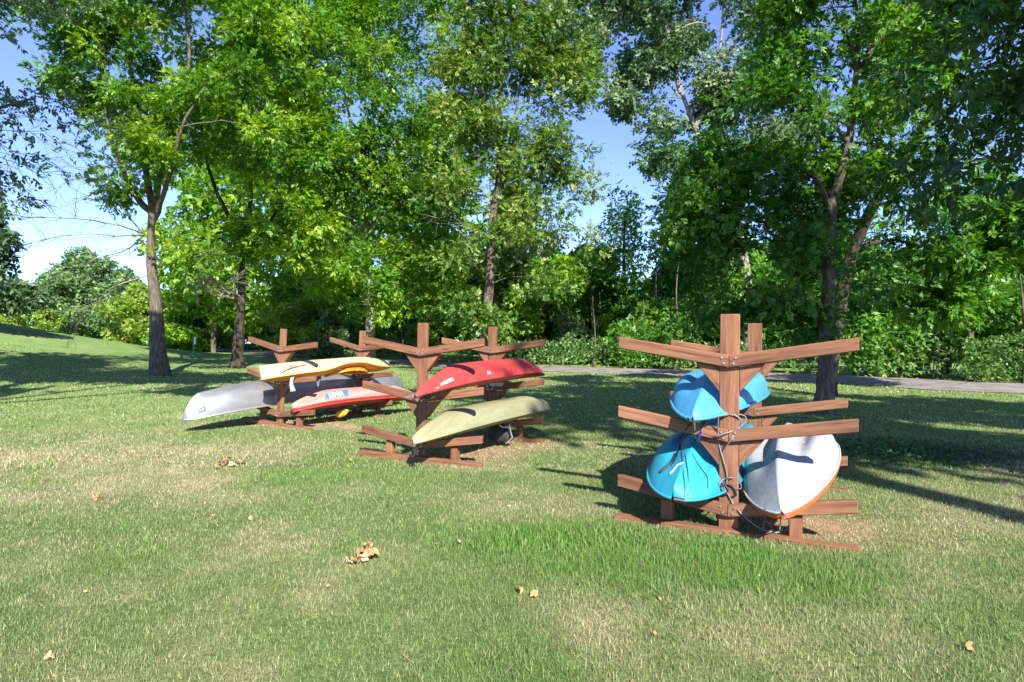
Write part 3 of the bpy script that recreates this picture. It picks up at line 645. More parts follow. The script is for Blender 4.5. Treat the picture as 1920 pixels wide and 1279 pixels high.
def far_tree(name, label, px, py, ptop, rpx, D, n, l, mat, seed, lumps=9, cat='tree', group=None, shape=0.0, trunk_r=.25):
    """a whole tree seen far off: base at pixel row py, crown between ptop and py"""
    base = Vector(((px-960)/FPX*D, D, float(ground_z((px-960)/FPX*D, D)))); rng = np.random.default_rng(seed)
    H = HCAM-(ptop-YH)/FPX*D-base.z; R = rpx/FPX*D
    root = empty(name, base); tag(root, label, cat, group)
    q = np.array([(0, 0, -.2), (.1, 0, H*.3), (0, .1, H*.6), (.1, 0, H*.85)]); tube_obj('trunk', [(catmull(q, 3), np.linspace(trunk_r, .04, 10))], M['bark_grey'], root, 7)
    bl = []
    for i in range(lumps):
        z = H*((.06 if cat == 'bush' else .16)+(.84 if cat == 'bush' else .74)*(i+.5)/lumps); rr = R*rng.uniform(.75, 1.25)*(math.sin(math.pi*min(1, (z/H)**(.8)*.98+.02))**.6 if not shape else (1-z/H)*1.1+.08)
        a = i*2.4+rng.uniform(0, 1); bl.append((math.cos(a)*rr*.5, math.sin(a)*rr*.5, z, rr*.62, rr*.62, H/lumps*1.15))
    bl.append((0, 0, H*.86, R*.3, R*.3, H*.13))
    leaf_cloud('crown', bl, n, l, l*.5, mat, root, seed, .35)
    return root

far_tree('spruce_tree', 'blue green conifer cut by the left edge, lower of the two dark trees there', -35, 690, 290, 85, 32, 5200, .34, M['leaf_blue'], 31, 12, shape=1)
far_tree('elm_tree', 'big round grey green tree on the skyline beyond the mound', 150, 655, 462, 92, 88, 11000, .62, M['leaf_far'], 32, 12)
far_tree('round_tree', 'lower rounded tree to the right of the big skyline tree', 232, 655, 500, 55, 84, 5000, .6, M['leaf_far'], 33, 7)
far_tree('willow_bush', 'yellow green bush mass left of the ash trunk, tallest of the lime ones', 265, 655, 530, 75, 66, 7500, .42, M['leaf_lime'], 34, 7, 'bush')
far_tree('willow_bush', 'small lime bush in front of the big skyline tree', 92, 655, 580, 32, 80, 2600, .42, M['leaf_lime'], 35, 5, 'bush')
far_tree('willow_bush', 'yellow green bush at the far left skyline above the mound', 8, 650, 572, 50, 86, 3500, .5, M['leaf_lime'], 36, 5, 'bush')
far_tree('willow_tree', 'pale green tree filling the space right of the ash trunk', 360, 660, 500, 70, 62, 7500, .4, M['leaf_lime'], 37, 8)
far_tree('willow_bush', 'bright bush behind the small green sign post', 345, 661, 590, 60, 58, 5500, .32, M['leaf_bright'], 38, 5, 'bush')
far_tree('willow_bush', 'bright lime bush between the dark trunk and the pale trunk', 575, 668, 555, 75, 48, 7500, .3, M['leaf_lime'], 39, 6, 'bush')
far_tree('small_elm_tree', 'thin airy tree below the open sky gap', 1170, 690, 345, 120, 42, 6500, .26, M['leaf_dark'], 40, 9)
far_tree('grey_willow_bush', 'greyish pale bush low behind the middle rack', 1075, 682, 590, 55, 42, 5200, .24, M['leaf_far'], 41, 5, 'bush')
far_tree('grey_willow_bush', 'greyish pale bush behind the left rack by the pale trunk', 625, 668, 585, 40, 46, 3600, .26, M['leaf_far'], 42, 5, 'bush')
far_tree('sunlit_bush', 'sunlit bush under the trees at the far right edge', 1880, 700, 480, 110, 26, 8500, .17, M['leaf_bright'], 43, 7, 'bush')

far_tree('tall_back_tree', 'tall leafy tree in the second row behind the two left ashes', 400, 668, 230, 120, 56, 7000, .62, M['leaf_bright'], 51, 11)
far_tree('tall_back_tree', 'tall leafy tree in the second row, seen between the second ash and the pale trunk', 560, 675, 170, 110, 52, 7000, .6, M['leaf_bright'], 52, 11)
far_tree('tall_back_tree', 'tall leafy tree in the second row right of the pale trunk', 800, 683, 190, 120, 50, 7500, .55, M['leaf_bright'], 53, 11)
far_tree('tall_back_tree', 'olive tree in the second row left of the open sky gap', 960, 685, 300, 90, 46, 6500, .45, M['leaf_olive'], 54, 10)
far_tree('tall_back_tree', 'dark tree in the second row right of the open sky gap', 1320, 690, 340, 95, 40, 7000, .36, M['leaf_dark'], 61, 9)
far_tree('tall_back_tree', 'dark tree in the second row behind the straight dark trunk', 1500, 690, 440, 120, 36, 7000, .34, M['leaf_dark'], 62, 9)

# woodland behind the trail: one mass
def along(i): return TC[i], TN[i]
def build_woods():
    rng = np.random.default_rng(55); bl = []; n = len(TC)
    for i in range(4, n-16):
        c, nn = along(i); px = 960+FPX*c[0]/max(c[1], 1)
        if px < 430 or px > 2500: continue
        step = np.linalg.norm(TC[min(i+1, n-1)]-c)
        for rep in range(max(1, int(step/1.1))):
            off = rng.uniform(4.0, 15); p = c+(TC[min(i+1, n-1)]-c)*rng.random()+nn*off
            top = (4.5 if px > 1010 and px < 1260 else 6.5 if px > 1240 else 5.5 if px > 640 else 2.6)*(.6+.6*rng.random())*(.5+off/14)
            r = rng.uniform(1.0, 2.1); z = rng.uniform(.3, 1)*top
            bl.append((p[0], p[1], z, r, r, r*.8))
    blA = [b_ for b_ in bl if 960+FPX*b_[0]/b_[1] < 1150]; blB = [b_ for b_ in bl if 960+FPX*b_[0]/b_[1] >= 1150]
    o = leaf_cloud('woodland', blA, 48000, .30, .16, M['leaf_bright'], None, 56, .3); tag(o, 'mass of leafy woodland along the far side of the footpath', kind='stuff')
    o = leaf_cloud('woodland', blB, 56000, .24, .13, M['leaf_dark'], None, 57, .3); tag(o, 'mass of dark leafy woodland beyond the footpath on the right', kind='stuff')
    # dark far wood that closes the view under the crowns
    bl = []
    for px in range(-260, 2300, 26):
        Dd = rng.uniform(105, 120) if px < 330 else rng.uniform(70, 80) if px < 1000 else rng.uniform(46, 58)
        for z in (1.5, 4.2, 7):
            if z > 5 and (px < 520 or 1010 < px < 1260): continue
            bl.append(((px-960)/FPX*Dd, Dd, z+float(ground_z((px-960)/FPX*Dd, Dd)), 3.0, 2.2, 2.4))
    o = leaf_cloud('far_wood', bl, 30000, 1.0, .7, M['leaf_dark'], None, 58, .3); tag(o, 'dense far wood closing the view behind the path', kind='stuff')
    # slim trunks in the wood
    ps = []
    for j in range(46):
        i = rng.integers(16, n-24); c, nn = along(i); p = c+nn*rng.uniform(4, 12); h = rng.uniform(3.5, 6.5); a = rng.normal(0, .06, 2)
        q = np.array([(p[0]+a[0]*z+.1*math.sin(z), p[1]+a[1]*z, z-.2) for z in np.linspace(0, h, 8)]); ps.append((q, np.linspace(rng.uniform(.06, .15), .02, 8)))
    o = tube_obj('woodland_stems', ps, M['bark_grey'], None, 6); tag(o, 'slim grey stems standing inside the woodland', kind='stuff')
build_woods()

def build_undergrowth():
    rng = np.random.default_rng(66); P = []; n = len(TC); L_ = []
    for i in range(2, n-10):
        c, nn = along(i); step = TC[min(i+1, n-1)]-c; m = int(np.linalg.norm(step)*190*min(1, 34/np.linalg.norm(c[:2])))
        if 960+FPX*c[0]/max(c[1], .1) > 2400: continue
        off = 3.05+rng.random(m)**1.0*2.4; t = rng.random(m)
        p = c+step*t[:, None]+nn*off[:, None]
        hmax = .35+1.15*sstep(2.9, 4.6, off)*(.6+.8*fbm(p[:, 0]*.8, p[:, 1]*.8, 5, 3)); z = hmax*rng.random(m)**.6
        p[:, 2] = ground_z(p[:, 0], p[:, 1])+.14+z; P.append(p); L_.append(z/hmax)
    P = np.concatenate(P); m = len(P); t = .25+.5*np.concatenate(L_)*fbm(P[:, 0]*1.2, P[:, 1]*1.2, 8, 3)*1.4
    low = P[:, 2] < .34
    D = norm(rng.normal(0, 1, (m, 3))+np.array([0, -.6, .5])); U = norm(np.array([0, 0, 1.])+rng.normal(0, .6, (m, 3)))
    s = .9+.35*np.hypot(P[:, 0], P[:, 1])/30
    o = leaves_mesh('undergrowth', P, D, U, [(0, -1, .6, .13, .075), (0, 1, .6, .13, .075), (.05, 0, 0, .13, .08)], M['leaf_cotton_under'], None, rng, tintc=np.where(low, .85, t))
    tag(o, 'low leafy weeds and nettles growing along the far edge of the footpath', kind='stuff')
M['leaf_cotton_under'] = leaf_mat('leaf_weeds', [(0, (.04, .11, .03)), (.5, (.10, .22, .055)), (.85, (.20, .32, .07)), (1, (.40, .34, .06))], .35, rough=.4, spec=.6)
build_undergrowth()

# dead brush heaps under the right-hand trees
def brush(px, py, D, r, label, seed):
    rng = np.random.default_rng(seed); b = at(px, py, D); b.z = max(b.z, .2); ps = []
    for i in range(80):
        c = rng.normal(0, 1, 3)*np.array([r*.5, r*.4, r*.32]); d = norm(rng.normal(0, 1, 3)+np.array([.3, 0, -.3])); l = rng.uniform(.3, 1)*r
        q = np.array([c+d*l*u+rng.normal(0, .04, 3)+np.array([0, 0, -.25*l*u*u]) for u in np.linspace(-.5, .5, 6)]); ps.append((q, np.linspace(.014, .005, 6)))
    for i in range(5): ps.append((np.array([(rng.uniform(-r, r)*.3, 0, -b.z-.1), rng.normal(0, r*.3, 3)*.6+np.array([0, 0, -b.z*.4]), rng.normal(0, r*.2, 3)]), np.array([.03, .025, .012])))
    root = empty('brush_heap', b); tag(root, label, 'brush heap')
    tube_obj('twigs', ps, M['dead_twig'], root, 4)['kind'] = 'stuff'
brush(1742, 612, 26, 1.3, 'upper tangle of pale dead brush under the trees right of the right rack', 71)
brush(1768, 646, 25, 1.0, 'lower tangle of pale dead brush just above the weeds by the path', 72)

# ---------------------------------------------------------------- white house glimpsed through the wood
def build_house():
    D = 90; b = Vector(((712-960)/FPX*D, D, float(ground_z(-19, D)))); root = empty('house', b)
    tag(root, 'white gabled house just glimpsed between the trunks behind the left rack', 'house')
    wm = plain('white_siding', (.78, .78, .8), .7); rm = plain('grey_shingle', (.18, .18, .2), .9); gm = plain('window_glass', (.06, .07, .09), .1)
    bm = prism([(-3.5, 0), (3.5, 0), (3.5, 5.2), (0, 7.6), (-3.5, 5.2)], -.1, 8, 0); bm_obj('wall', bm, wm, root)
    for s in (-1, 1):
        bm = prism([(0, 7.62), (s*3.9, 4.98), (s*3.9, 5.18), (0, 7.85)], -.5, 8.4, 0); bm_obj('roof', bm, rm, root)
    for x in (-1.3, .1):
        for z in (1.0, 3.3):
            f = bm_obj('window', prism([(x, z), (x+.95, z), (x+.95, z+1.4), (x, z+1.4)], -.16, -.11, 0), wm, root)
            for z2 in (z+.08, z+.74): bm_obj('pane', prism([(x+.09, z2), (x+.86, z2), (x+.86, z2+.58), (x+.09, z2+.58)], -.19, -.165, 0), gm, f)
build_house()

# ---------------------------------------------------------------- posts by the path
def sign_post():
    b = on_ground(363, 671); g = plain('green_paint', (.02, .17, .12), .5); w = plain('white_panel', (.8, .8, .82), .5); D = b.y; s = D/FPX
    root = empty('sign_post', b); root.rotation_euler.z = .5; tag(root, 'small green post with a narrow white panel beside the path', 'sign post')
    h = 40*s
    bm_obj('post', prism([(-1.4*s, -.2), (1.4*s, -.2), (1.4*s, h), (-1.4*s, h)], -.04, .04, .01), g, root)
    bm_obj('panel', prism([(.6*s, h-15*s), (4*s, h-15*s), (4*s, h-1*s), (.6*s, h-1*s)], -.07, -.045, .004), w, root)
sign_post()
def dark_post():
    b = on_ground(899, 688); s = b.y/FPX; root = empty('bollard_post', b); tag(root, 'slim dark post beside the path behind the red kayak', 'post')
    m = plain('dark_paint', (.02, .03, .03), .5); bm_obj('post', prism([(-2*s, -.2), (2*s, -.2), (2*s, 1.5), (-2*s, 1.5)], -.06, .06, .015), m, root)
    bm_obj('cap', prism([(-2.6*s, 1.501), (2.6*s, 1.501), (1.4*s, 1.58), (-1.4*s, 1.58)], -.08, .08, .01), m, root)
dark_post()

# ---------------------------------------------------------------- racks
S_RACK = 1.945
def grain_attr(o, axis):
    me = o.data; a = me.attributes.new('grain', 'FLOAT_VECTOR', 'POINT'); co = np.zeros(len(me.vertices)*3, np.float32)
    me.vertices.foreach_get('co', co); co = co.reshape(-1, 3)
    u, v = axis; L = co[:, 0]*u+co[:, 2]*v; T = -co[:, 0]*v+co[:, 2]*u
    a.data.foreach_set('vector', np.stack([L, T, co[:, 1]], 1).astype(np.float32).ravel())
def board(name, poly, y0, y1, parent, axis=(1, 0), bev=.005):
    o = bm_obj(name, prism(poly, y0, y1, bev), M['wood'], parent); grain_attr(o, axis); return o
def bolt(parent, x, y, z):
    bm = bmesh.new(); bmesh.ops.create_cone(bm, cap_ends=True, segments=8, radius1=.013, radius2=.009, depth=.009, matrix=Matrix.Translation((x, y, z)) @ Matrix.Rotation(math.pi/2, 4, 'X'))
    return bm_obj('bolt', bm, M['steel'], parent)

HS, RISE, AH = .865, .139, .094
def build_rack(root, bolts=True):
    for fr, y in enumerate((0, S_RACK)):
        board('post', [(-.071, -.05), (.071, -.05), (.071, 1.715), (-.071, 1.715)], y-.022, y+.022, root, (0, 1))
        for zc in (.214, .783, 1.3525):
            for s in (-1, 1):
                p = [(s*.001, zc-AH/2), (s*HS, zc+RISE-AH/2), (s*HS, zc+RISE+AH/2), (s*.001, zc+AH/2)]
                a = board('arm', p, y-.063, y-.024, root, (.987, .16*s))
                m = RISE*.074/HS; e = HS-.015
                p = [(s*.074, zc+m-AH/2-.004), (s*e, zc+RISE*e/HS-AH/2-.004), (s*e, zc+RISE*e/HS+AH/2-.004), (s*.074, zc+m+AH/2-.004)]
                board('arm', p, y-.0215, y+.0165, root, (.987, .16*s))
                for bx, bz in ((.035, -.022), (.05, .02)): bolt(a, s*bx, y-.066, zc+bz+RISE*bx/HS)
                if zc > .5:
                    g = RISE/HS
                    p = [(s*.0725, zc+g*.07-AH/2-.008), (s*.255, zc+g*.255-AH/2-.008), (s*.0725, zc-AH/2-.19)]
                    board('brace', p, y-.0205, y+.06, root, (.7, .7*s))
        for s in (-1, 1):
            x = s*.47; top = .214+RISE*(abs(x)-.045)/HS-AH/2-.006
            board('leg', [(x-.045, .0), (x+.045, .0), (x+.045, top), (x-.045, top)], y-.02, y+.065, root, (0, 1))
        o = board('skid', [(-.88, .0), (.88, .0), (.88, .07), (.865, .08), (-.865, .08), (-.88, .07)], y-.115, y-.025, root, (1, 0), .006)
rack_labels = ['redwood stained boat rack at the right with the white and blue kayaks', 'redwood stained boat rack in the middle with the red and green kayaks',
               'redwood stained boat rack at the left, farthest away, with the silver canoe']
rack0 = empty('boat_rack'); build_rack(rack0)
racks = [rack0]
for i in (1, 2):
    r = rack0.copy(); COL.objects.link(r)
    for ch in list(rack0.children):
        c = ch.copy(); COL.objects.link(c); c.parent = r
        for g in ch.children:
            d = g.copy(); COL.objects.link(d); d.parent = c
    racks.append(r)
for r, q, lb in zip(racks, RACKS, rack_labels):
    r.location = q['loc']; r.rotation_mode = 'YXZ'; r.rotation_euler = (q['pit'], q['roll'], -q['yaw']); tag(r, lb, 'boat rack', 'wooden boat racks')

# ---------------------------------------------------------------- boats (all stored hull up)
class Hull:
    def __init__(s, L, W, Dp, p_end=2.2, q_end=.75, d0=.45, d1=.45, dpow=.6, drop=.05, dropp=3, dk=2.2, ev=1.0, ef=3.5, eb=.6, m0=.05, m1=.4, ridge=0, rw=.12, hollow=0, asym=0, deck=.09, stem=.02, arch=(0, .6, .2)):
        s.arch = arch
        s.__dict__.update(L=L, W=W, Dp=Dp, p=p_end, q=q_end, d0=d0, d1=d1, dpow=dpow, drop=drop, dropp=dropp, dk=dk, ev=ev, ef=ef, eb=eb, m0=m0, m1=m1, ridge=ridge, rw=rw, hollow=hollow, asym=asym, deck=deck, stem=stem)
    def w(s, t): return s.W*(np.clip(1-np.abs(2*t-1)**s.p, 0, 1)**s.q)+s.stem*.5*(1-np.abs(2*t-1))*0+.006
    def ar(s, t): return s.arch[0]*np.exp(-np.abs((t-s.arch[1])/s.arch[2])**3)
    def zg(s, t): return -s.drop*np.abs(2*t-1)**s.dropp+s.ar(t)
    def d(s, t):
        e = np.where(t < .5, s.d0, s.d1); a = 1-np.abs(2*t-1); return s.Dp*(e+(1-e)*np.clip(a*s.dk, 0, 1)**s.dpow)-s.ar(t)
    def P(s, t, u):
        t = np.asarray(t, float); u = np.asarray(u, float); a = np.abs(u)
        e = .5-np.abs(t-.5); m = sstep(s.m0, s.m1, e)
        V = np.clip(1-a, 0, 1)**s.ev; F = np.clip(1-a**s.ef, 0, 1)**s.eb; v = V*(1-m)+F*m
        v = v+m*(s.ridge*np.exp(-(u/s.rw)**2)-s.hollow*np.exp(-((a-.38)/.18)**2))
        return np.stack([t*s.L, s.w(t)*u, s.zg(t)+s.d(t)*v], -1)
    def grid(s, ns=56, nu=32):
        t = .5-.5*np.cos(np.linspace(0, np.pi, ns)); u = np.sin(np.linspace(-np.pi/2, np.pi/2, nu+1))*.35+np.linspace(-1, 1, nu+1)*.65
        Tg, Ug = np.meshgrid(t, u, indexing='ij'); return Tg, Ug, s.P(Tg, Ug)
    def normal(s, t, u):
        e = 1e-3; a = s.P(t+e, u)-s.P(t-e, u); b = s.P(t, u+e)-s.P(t, u-e); return norm(np.cross(a, b))

def grid_faces(n, m):
    i = np.arange(n-1)[:, None]*m; j = np.arange(m-1)[None]; return np.stack([i+j, i+m+j, i+m+j+1, i+j+1], -1).reshape(-1, 4)

def q_t(x, L): return np.asarray(x)/L

def boat(name, label, cat, hull, ri, tip, end, roll, mh, md, mr, rim_r=.012, cockpit=None, group=None, band=0):
    """tip/end in the rack's frame (across, along, height)"""
    a = rk(ri, *tip); b = rk(ri, *end); hull.L = (b-a).length
    x = (b-a).normalized(); z = Vector((0, 0, 1)); y = z.cross(x).normalized(); z = x.cross(y)
    R = Matrix((x, y, z)).transposed() @ Matrix.Rotation(roll, 3, 'X')
    root = empty(name); root.matrix_world = Matrix.Translation(a) @ R.to_4x4(); tag(root, label, cat, group)
    Tg, Ug, G = hull.grid(); n, m = Tg.shape
    mesh_obj('hull', G.reshape(-1, 3), grid_faces(n, m), mh, root, True)
    u = np.linspace(-1, 1, 17); t = Tg[:, 0]
    tt, uu = np.meshgrid(t, u, indexing='ij'); w = hull.w(tt)
    Zd = hull.zg(tt)-.002-hull.deck*(w/hull.W)*(1-np.abs(uu)**2.5)
    if cockpit:
        c0, cr, cw = cockpit; rr = ((tt*hull.L-c0)/cr)**2+((uu*w)/cw)**2; Zd = np.where(rr < 1, hull.zg(tt)+.5*hull.d(tt)*np.sqrt(np.clip(1-rr, 0, 1)), Zd)
    Gd = np.stack([tt*hull.L, w*uu*.995, Zd], -1); mesh_obj('deck', Gd.reshape(-1, 3), grid_faces(n, 17)[:, ::-1], md, root, True)
    if band:
        for s_ in (-1, 1):
            q = hull.P(t, np.full_like(t, float(s_))); lo = q+np.array([0, -s_*.006, -band]); mid = q+np.array([0, s_*.004, -band*.5]); q = q+np.array([0, 0, -.004])
            mesh_obj('side_band', np.stack([q, mid, lo], 1).reshape(-1, 3), grid_faces(n, 3), md, root, True)
    rim = []
    for s_ in (-1, 1):
        q = hull.P(t, np.full_like(t, float(s_))); q[:, 1] += s_*.004; rim.append((q, np.full(n, rim_r)))
    tube_obj('rim', rim, mr, root, 6)
    if cockpit:
        th = np.linspace(0, 2*np.pi, 41); q = np.stack([c0+cr*np.cos(th), cw*np.sin(th), -hull.deck-.03+hull.zg(q_t(c0+cr*np.cos(th), hull.L))*.9], 1)
        ps = [(q, np.full(41, .016))]; q2 = q.copy(); q2[:, 2] += .035; ps.append((q2, np.full(41, .012)))
        v, f = tubes(ps, 6); tube = mesh_obj('coaming', v, f, md, root, True)
        w_ = np.concatenate([q, q2]); mesh_obj('cockpit_wall', w_, np.stack([np.arange(40), np.arange(1, 41), np.arange(42, 82), np.arange(41, 81)], 1), md, root, True)
    return root

def text_on(root, hull, txt, x0, u0, size, side, mat, name='lettering', flip=False, shear=0.0, lift=.004, stretch=1.0, bold=0):
    cu = bpy.data.curves.new('t', 'FONT'); cu.body = txt; cu.size = 1; cu.shear = shear; cu.offset = bold; cu.resolution_u = 2
    tmp = bpy.data.objects.new('t', cu); COL.objects.link(tmp); dg = bpy.context.evaluated_depsgraph_get(); dg.update()
    me = bpy.data.meshes.new_from_object(tmp.evaluated_get(dg)); bpy.data.objects.remove(tmp)
    bm = bmesh.new(); bm.from_mesh(me)
    bmesh.ops.triangulate(bm, faces=bm.faces[:]); bmesh.ops.subdivide_edges(bm, edges=bm.edges[:], cuts=1)
    V = np.array([v.co[:] for v in bm.verts]); bm.to_mesh(me); bm.free()
    wrap(me, V, root, hull, x0, u0, size, side, mat, name, flip, lift, stretch); 

def wrap(me, V, root, hull, x0, u0, size, side, mat, name, flip, lift, stretch=1.0):
    """lay flat print on the hull: V[:,0] runs along the boat, V[:,1] up the flank (side -1 is the flank on the left of the boat)"""
    X = V[:, 0]*size*stretch; Y = V[:, 1]*size
    if flip: X = X.max()-X; Y = Y.max()-Y
    t = (x0+X)/hull.L; du = Y/(hull.W*1.0); u = side*(u0-du)
    p = hull.P(t, u); n = hull.normal(t, u); n = np.where(n[:, 2:3] < 0, -n, n)
    p = p+n*lift
    me.vertices.foreach_set('co', p.astype(np.float32).ravel()); me.materials.clear(); me.materials.append(mat); me.update()
    me.name = name; o = bpy.data.objects.new(name, me); COL.objects.link(o); o.parent = root; return o

def patch_on(root, hull, poly, x0, u0, size, side, mat, name, lift=.003):
    bm = bmesh.new(); bm.faces.new([bm.verts.new((x, y, 0)) for x, y in poly]); bmesh.ops.triangulate(bm, faces=bm.faces[:])
    for _ in range(3): bmesh.ops.subdivide_edges(bm, edges=bm.edges[:], cuts=1, use_grid_fill=True)
    bmesh.ops.triangulate(bm, faces=bm.faces[:])
    V = np.array([v.co[:] for v in bm.verts]); me = bpy.data.meshes.new(name); bm.to_mesh(me); bm.free()
    return wrap(me, V, root, hull, x0, u0, size, side, mat, name, False, lift)

M['blue'] = plastic_mat('sky_blue_plastic', (.03, .21, .41), (.08, .29, .47), .38, dirt=.1)
M['teal'] = plastic_mat('turquoise_plastic', (.010, .205, .30), (.03, .27, .36), .36, dirt=.1)
M['white'] = plastic_mat('white_plastic', (.31, .32, .34), (.40, .41, .43), .42, dirt=.4)
M['orange'] = plastic_mat('orange_plastic', (.50, .075, .018), (.58, .13, .03), .4)
M['red'] = plastic_mat('red_plastic', (.40, .026, .026), (.46, .06, .05), .4, dirt=.12)
M['green'] = plastic_mat('sage_plastic', (.19, .19, .095), (.27, .265, .155), .45, dirt=.2)
M['yellow'] = plastic_mat('faded_yellow_plastic', (.42, .33, .17), (.52, .44, .29), .5, dirt=.22)
M['amber'] = plastic_mat('amber_plastic', (.62, .26, .03), (.7, .36, .06), .45)
M['pink'] = plastic_mat('sunbleached_red_plastic', (.38, .14, .11), (.47, .29, .24), .5, dirt=.15)
M['alu'] = noise_mat('aluminium', [(.3, (.30, .30, .30)), (.7, (.44, .44, .44))], scale=3, detail=8, rough=.42, bump=.25, vec_scale=(1, 3, 3), metallic=.7, bump_dist=.01)
M['alu_rim'] = plain('aluminium_rim', (.7, .7, .7), .35, .8)
M['rubber'] = plain('black_rubber', (.015, .015, .017), .5)
M['cable'] = plain('grey_cable', (.18, .16, .18), .4)
M['inkwhite'] = plain('white_print', (.85, .85, .85), .5); M['inkblue'] = plain('blue_print', (.06, .14, .42), .5); M['inkfaint'] = plain('faded_violet_print', (.36, .24, .40), .6)
M['inkblack'] = plain('black_print', (.05, .05, .06), .6); M['inknavy'] = plain('navy_print', (.04, .09, .2), .5)
M['rope'] = plain('white_cord', (.6, .62, .62), .8)

h = Hull(0, .375, .235, p_end=2.4, q_end=.62, d0=.10, d1=.3, dpow=.6, drop=.075, dropp=3, ev=.95, ef=6, eb=.5, m0=.14, m1=.40, ridge=.28, rw=.15, hollow=.22, deck=.15)
wk = boat('kayak', 'white hulled kayak with an orange deck stored hull up, right side of the right rack', 'kayak', h, 0, (.38, -.38, .355), (.44, 2.45, .43), math.radians(-15), M['white'], M['orange'], M['white'], .009, band=.045)
for xx, uu in ((1.15, -.45), (1.15, .42)): patch_on(wk, h, [(0, 0), (1, 0), (1, .5), (0, .5)], xx, abs(uu), .05, 1 if uu > 0 else -1, M['inkwhite'], 'scupper_plug', .004)
h = Hull(0, .36, .205, p_end=2.1, q_end=.62, d0=.12, d1=.4, dpow=.5, drop=.085, dropp=2.5, ev=.8, ef=5, eb=.5, m0=.06, m1=.30, ridge=.26, rw=.2, hollow=.14, deck=.1)
boat('kayak', 'sky blue kayak on the middle arms of the right rack, above the turquoise one', 'kayak', h, 0, (-.22, -.24, .96), (-.13, 2.2, 1.02), math.radians(3), M['blue'], M['blue'], M['blue'], .014)
h = Hull(0, .375, .265, p_end=3.2, q_end=.52, d0=.25, d1=.35, dpow=.5, drop=.06, dropp=3, ev=.8, ef=3.6, eb=.6, m0=.0, m1=.26, ridge=.22, rw=.2, hollow=.16, deck=.08)
boat('kayak', 'turquoise kayak with a blunt end low on the left side of the right rack', 'kayak', h, 0, (-.335, -.38, .355), (-.22, 2.4, .45), math.radians(7), M['teal'], M['teal'], M['teal'], .012)

h = Hull(0, .31, .25, p_end=2.6, q_end=.8, d0=.06, d1=.35, dpow=.7, drop=.08, dropp=3, ev=.8, ef=2.8, eb=.6, m0=.02, m1=.3, deck=.07)
rkk = boat('kayak', 'glossy red kayak with white lettering on the middle rack', 'kayak', h, 1, (.29, -.58, .93), (.40, 3.05, .995), math.radians(-8), M['red'], M['red'], M['red'], .01)
text_on(rkk, h, 'OBBOLI', .34, .86, .062, -1, M['inkwhite'], bold=.02); text_on(rkk, h, 'the', .26, .90, .03, -1, M['inkwhite'])
text_on(rkk, h, 'ııı ıı ııı', 1.22, .97, .035, -1, M['inkwhite'])
h = Hull(0, .33, .25, p_end=3.0, q_end=.7, d0=.25, d1=.5, dpow=.6, drop=.06, dropp=3, ev=.75, ef=3.6, eb=.55, m0=.03, m1=.3, deck=.07)
boat('kayak', 'pale sage green kayak lying low on the middle rack', 'kayak', h, 1, (.26, -.58, .37), (.62, 2.75, .44), math.radians(-9), M['green'], M['green'], M['green'], .01)

h = Hull(0, .29, .235, p_end=2.8, q_end=.6, d0=1.0, d1=.5, dpow=.6, arch=(.10, .60, .17), drop=.03, dropp=3, ev=.9, ef=2.8, eb=.6, m0=.02, m1=.3, deck=.09)
yk = boat('kayak', 'faded yellow kayak with a small dark logo on top of the left rack', 'kayak', h, 2, (.3, -.62, .88), (.4, 2.4, .98), math.radians(-10), M['yellow'], M['amber'], M['amber'], .012, cockpit=(1.85, .5, .2))
text_on(yk, h, 'Puffin', .34, .84, .13, -1, M['inkblack'], shear=.3, stretch=.9); patch_on(yk, h, [(0, 0), (.2, .03), (.5, .02), (.5, .035), (.2, .05), (0, .015)], .26, .90, 1.0, -1, M['inkblack'], 'logo_swoosh')
h = Hull(0, .34, .23, p_end=3.0, q_end=.55, d0=.35, d1=.35, dpow=.6, drop=.07, dropp=3, ev=.8, ef=2.6, eb=.6, m0=.02, m1=.25, deck=.1)
pk = boat('kayak', 'sun bleached pink and red kayak with a blue logo, low on the left rack', 'kayak', h, 2, (.48, -.14, .40), (.62, 2.95, .37), math.radians(-10), M['pink'], M['red'], M['red'], .016, band=.05)
patch_on(pk, h, [(0, 0), (.62, 0), (.72, .12), (.5, .12), (.1, .12)], .48, .95, .8, -1, M['inkblue'], 'logo_panel')
text_on(pk, h, 'KENSA', .57, .94, .1, -1, M['inkwhite'], shear=.4, lift=.007)
text_on(pk, h, 'ıııı ııııı', 1.25, .86, .08, -1, M['inkfaint'])
h = Hull(0, .43, .37, p_end=3.0, q_end=.55, d0=.05, d1=.05, dpow=.42, dk=14, drop=.18, dropp=3.2, ev=.6, ef=2.4, eb=.5, m0=.0, m1=.16, deck=-.25)
cn = boat('canoe', 'long silver aluminium canoe lying hull up at the left of the left rack', 'canoe', h, 2, (-.52, -1.42, .41), (-.54, 3.95, .46), math.radians(5), M['alu'], M['alu'], M['alu_rim'], .014)
patch_on(cn, h, [(0, .02), (.5, -.02), (1, .02), (1, .7), (.5, .62), (0, .7)], .15, .93, .1, -1, M['inknavy'], 'shield_logo')
patch_on(cn, h, [(.25, .1), (.75, .1), (.75, .25), (.25, .25)], .15, .91, .1, -1, M['inkwhite'], 'shield_bar', .006)


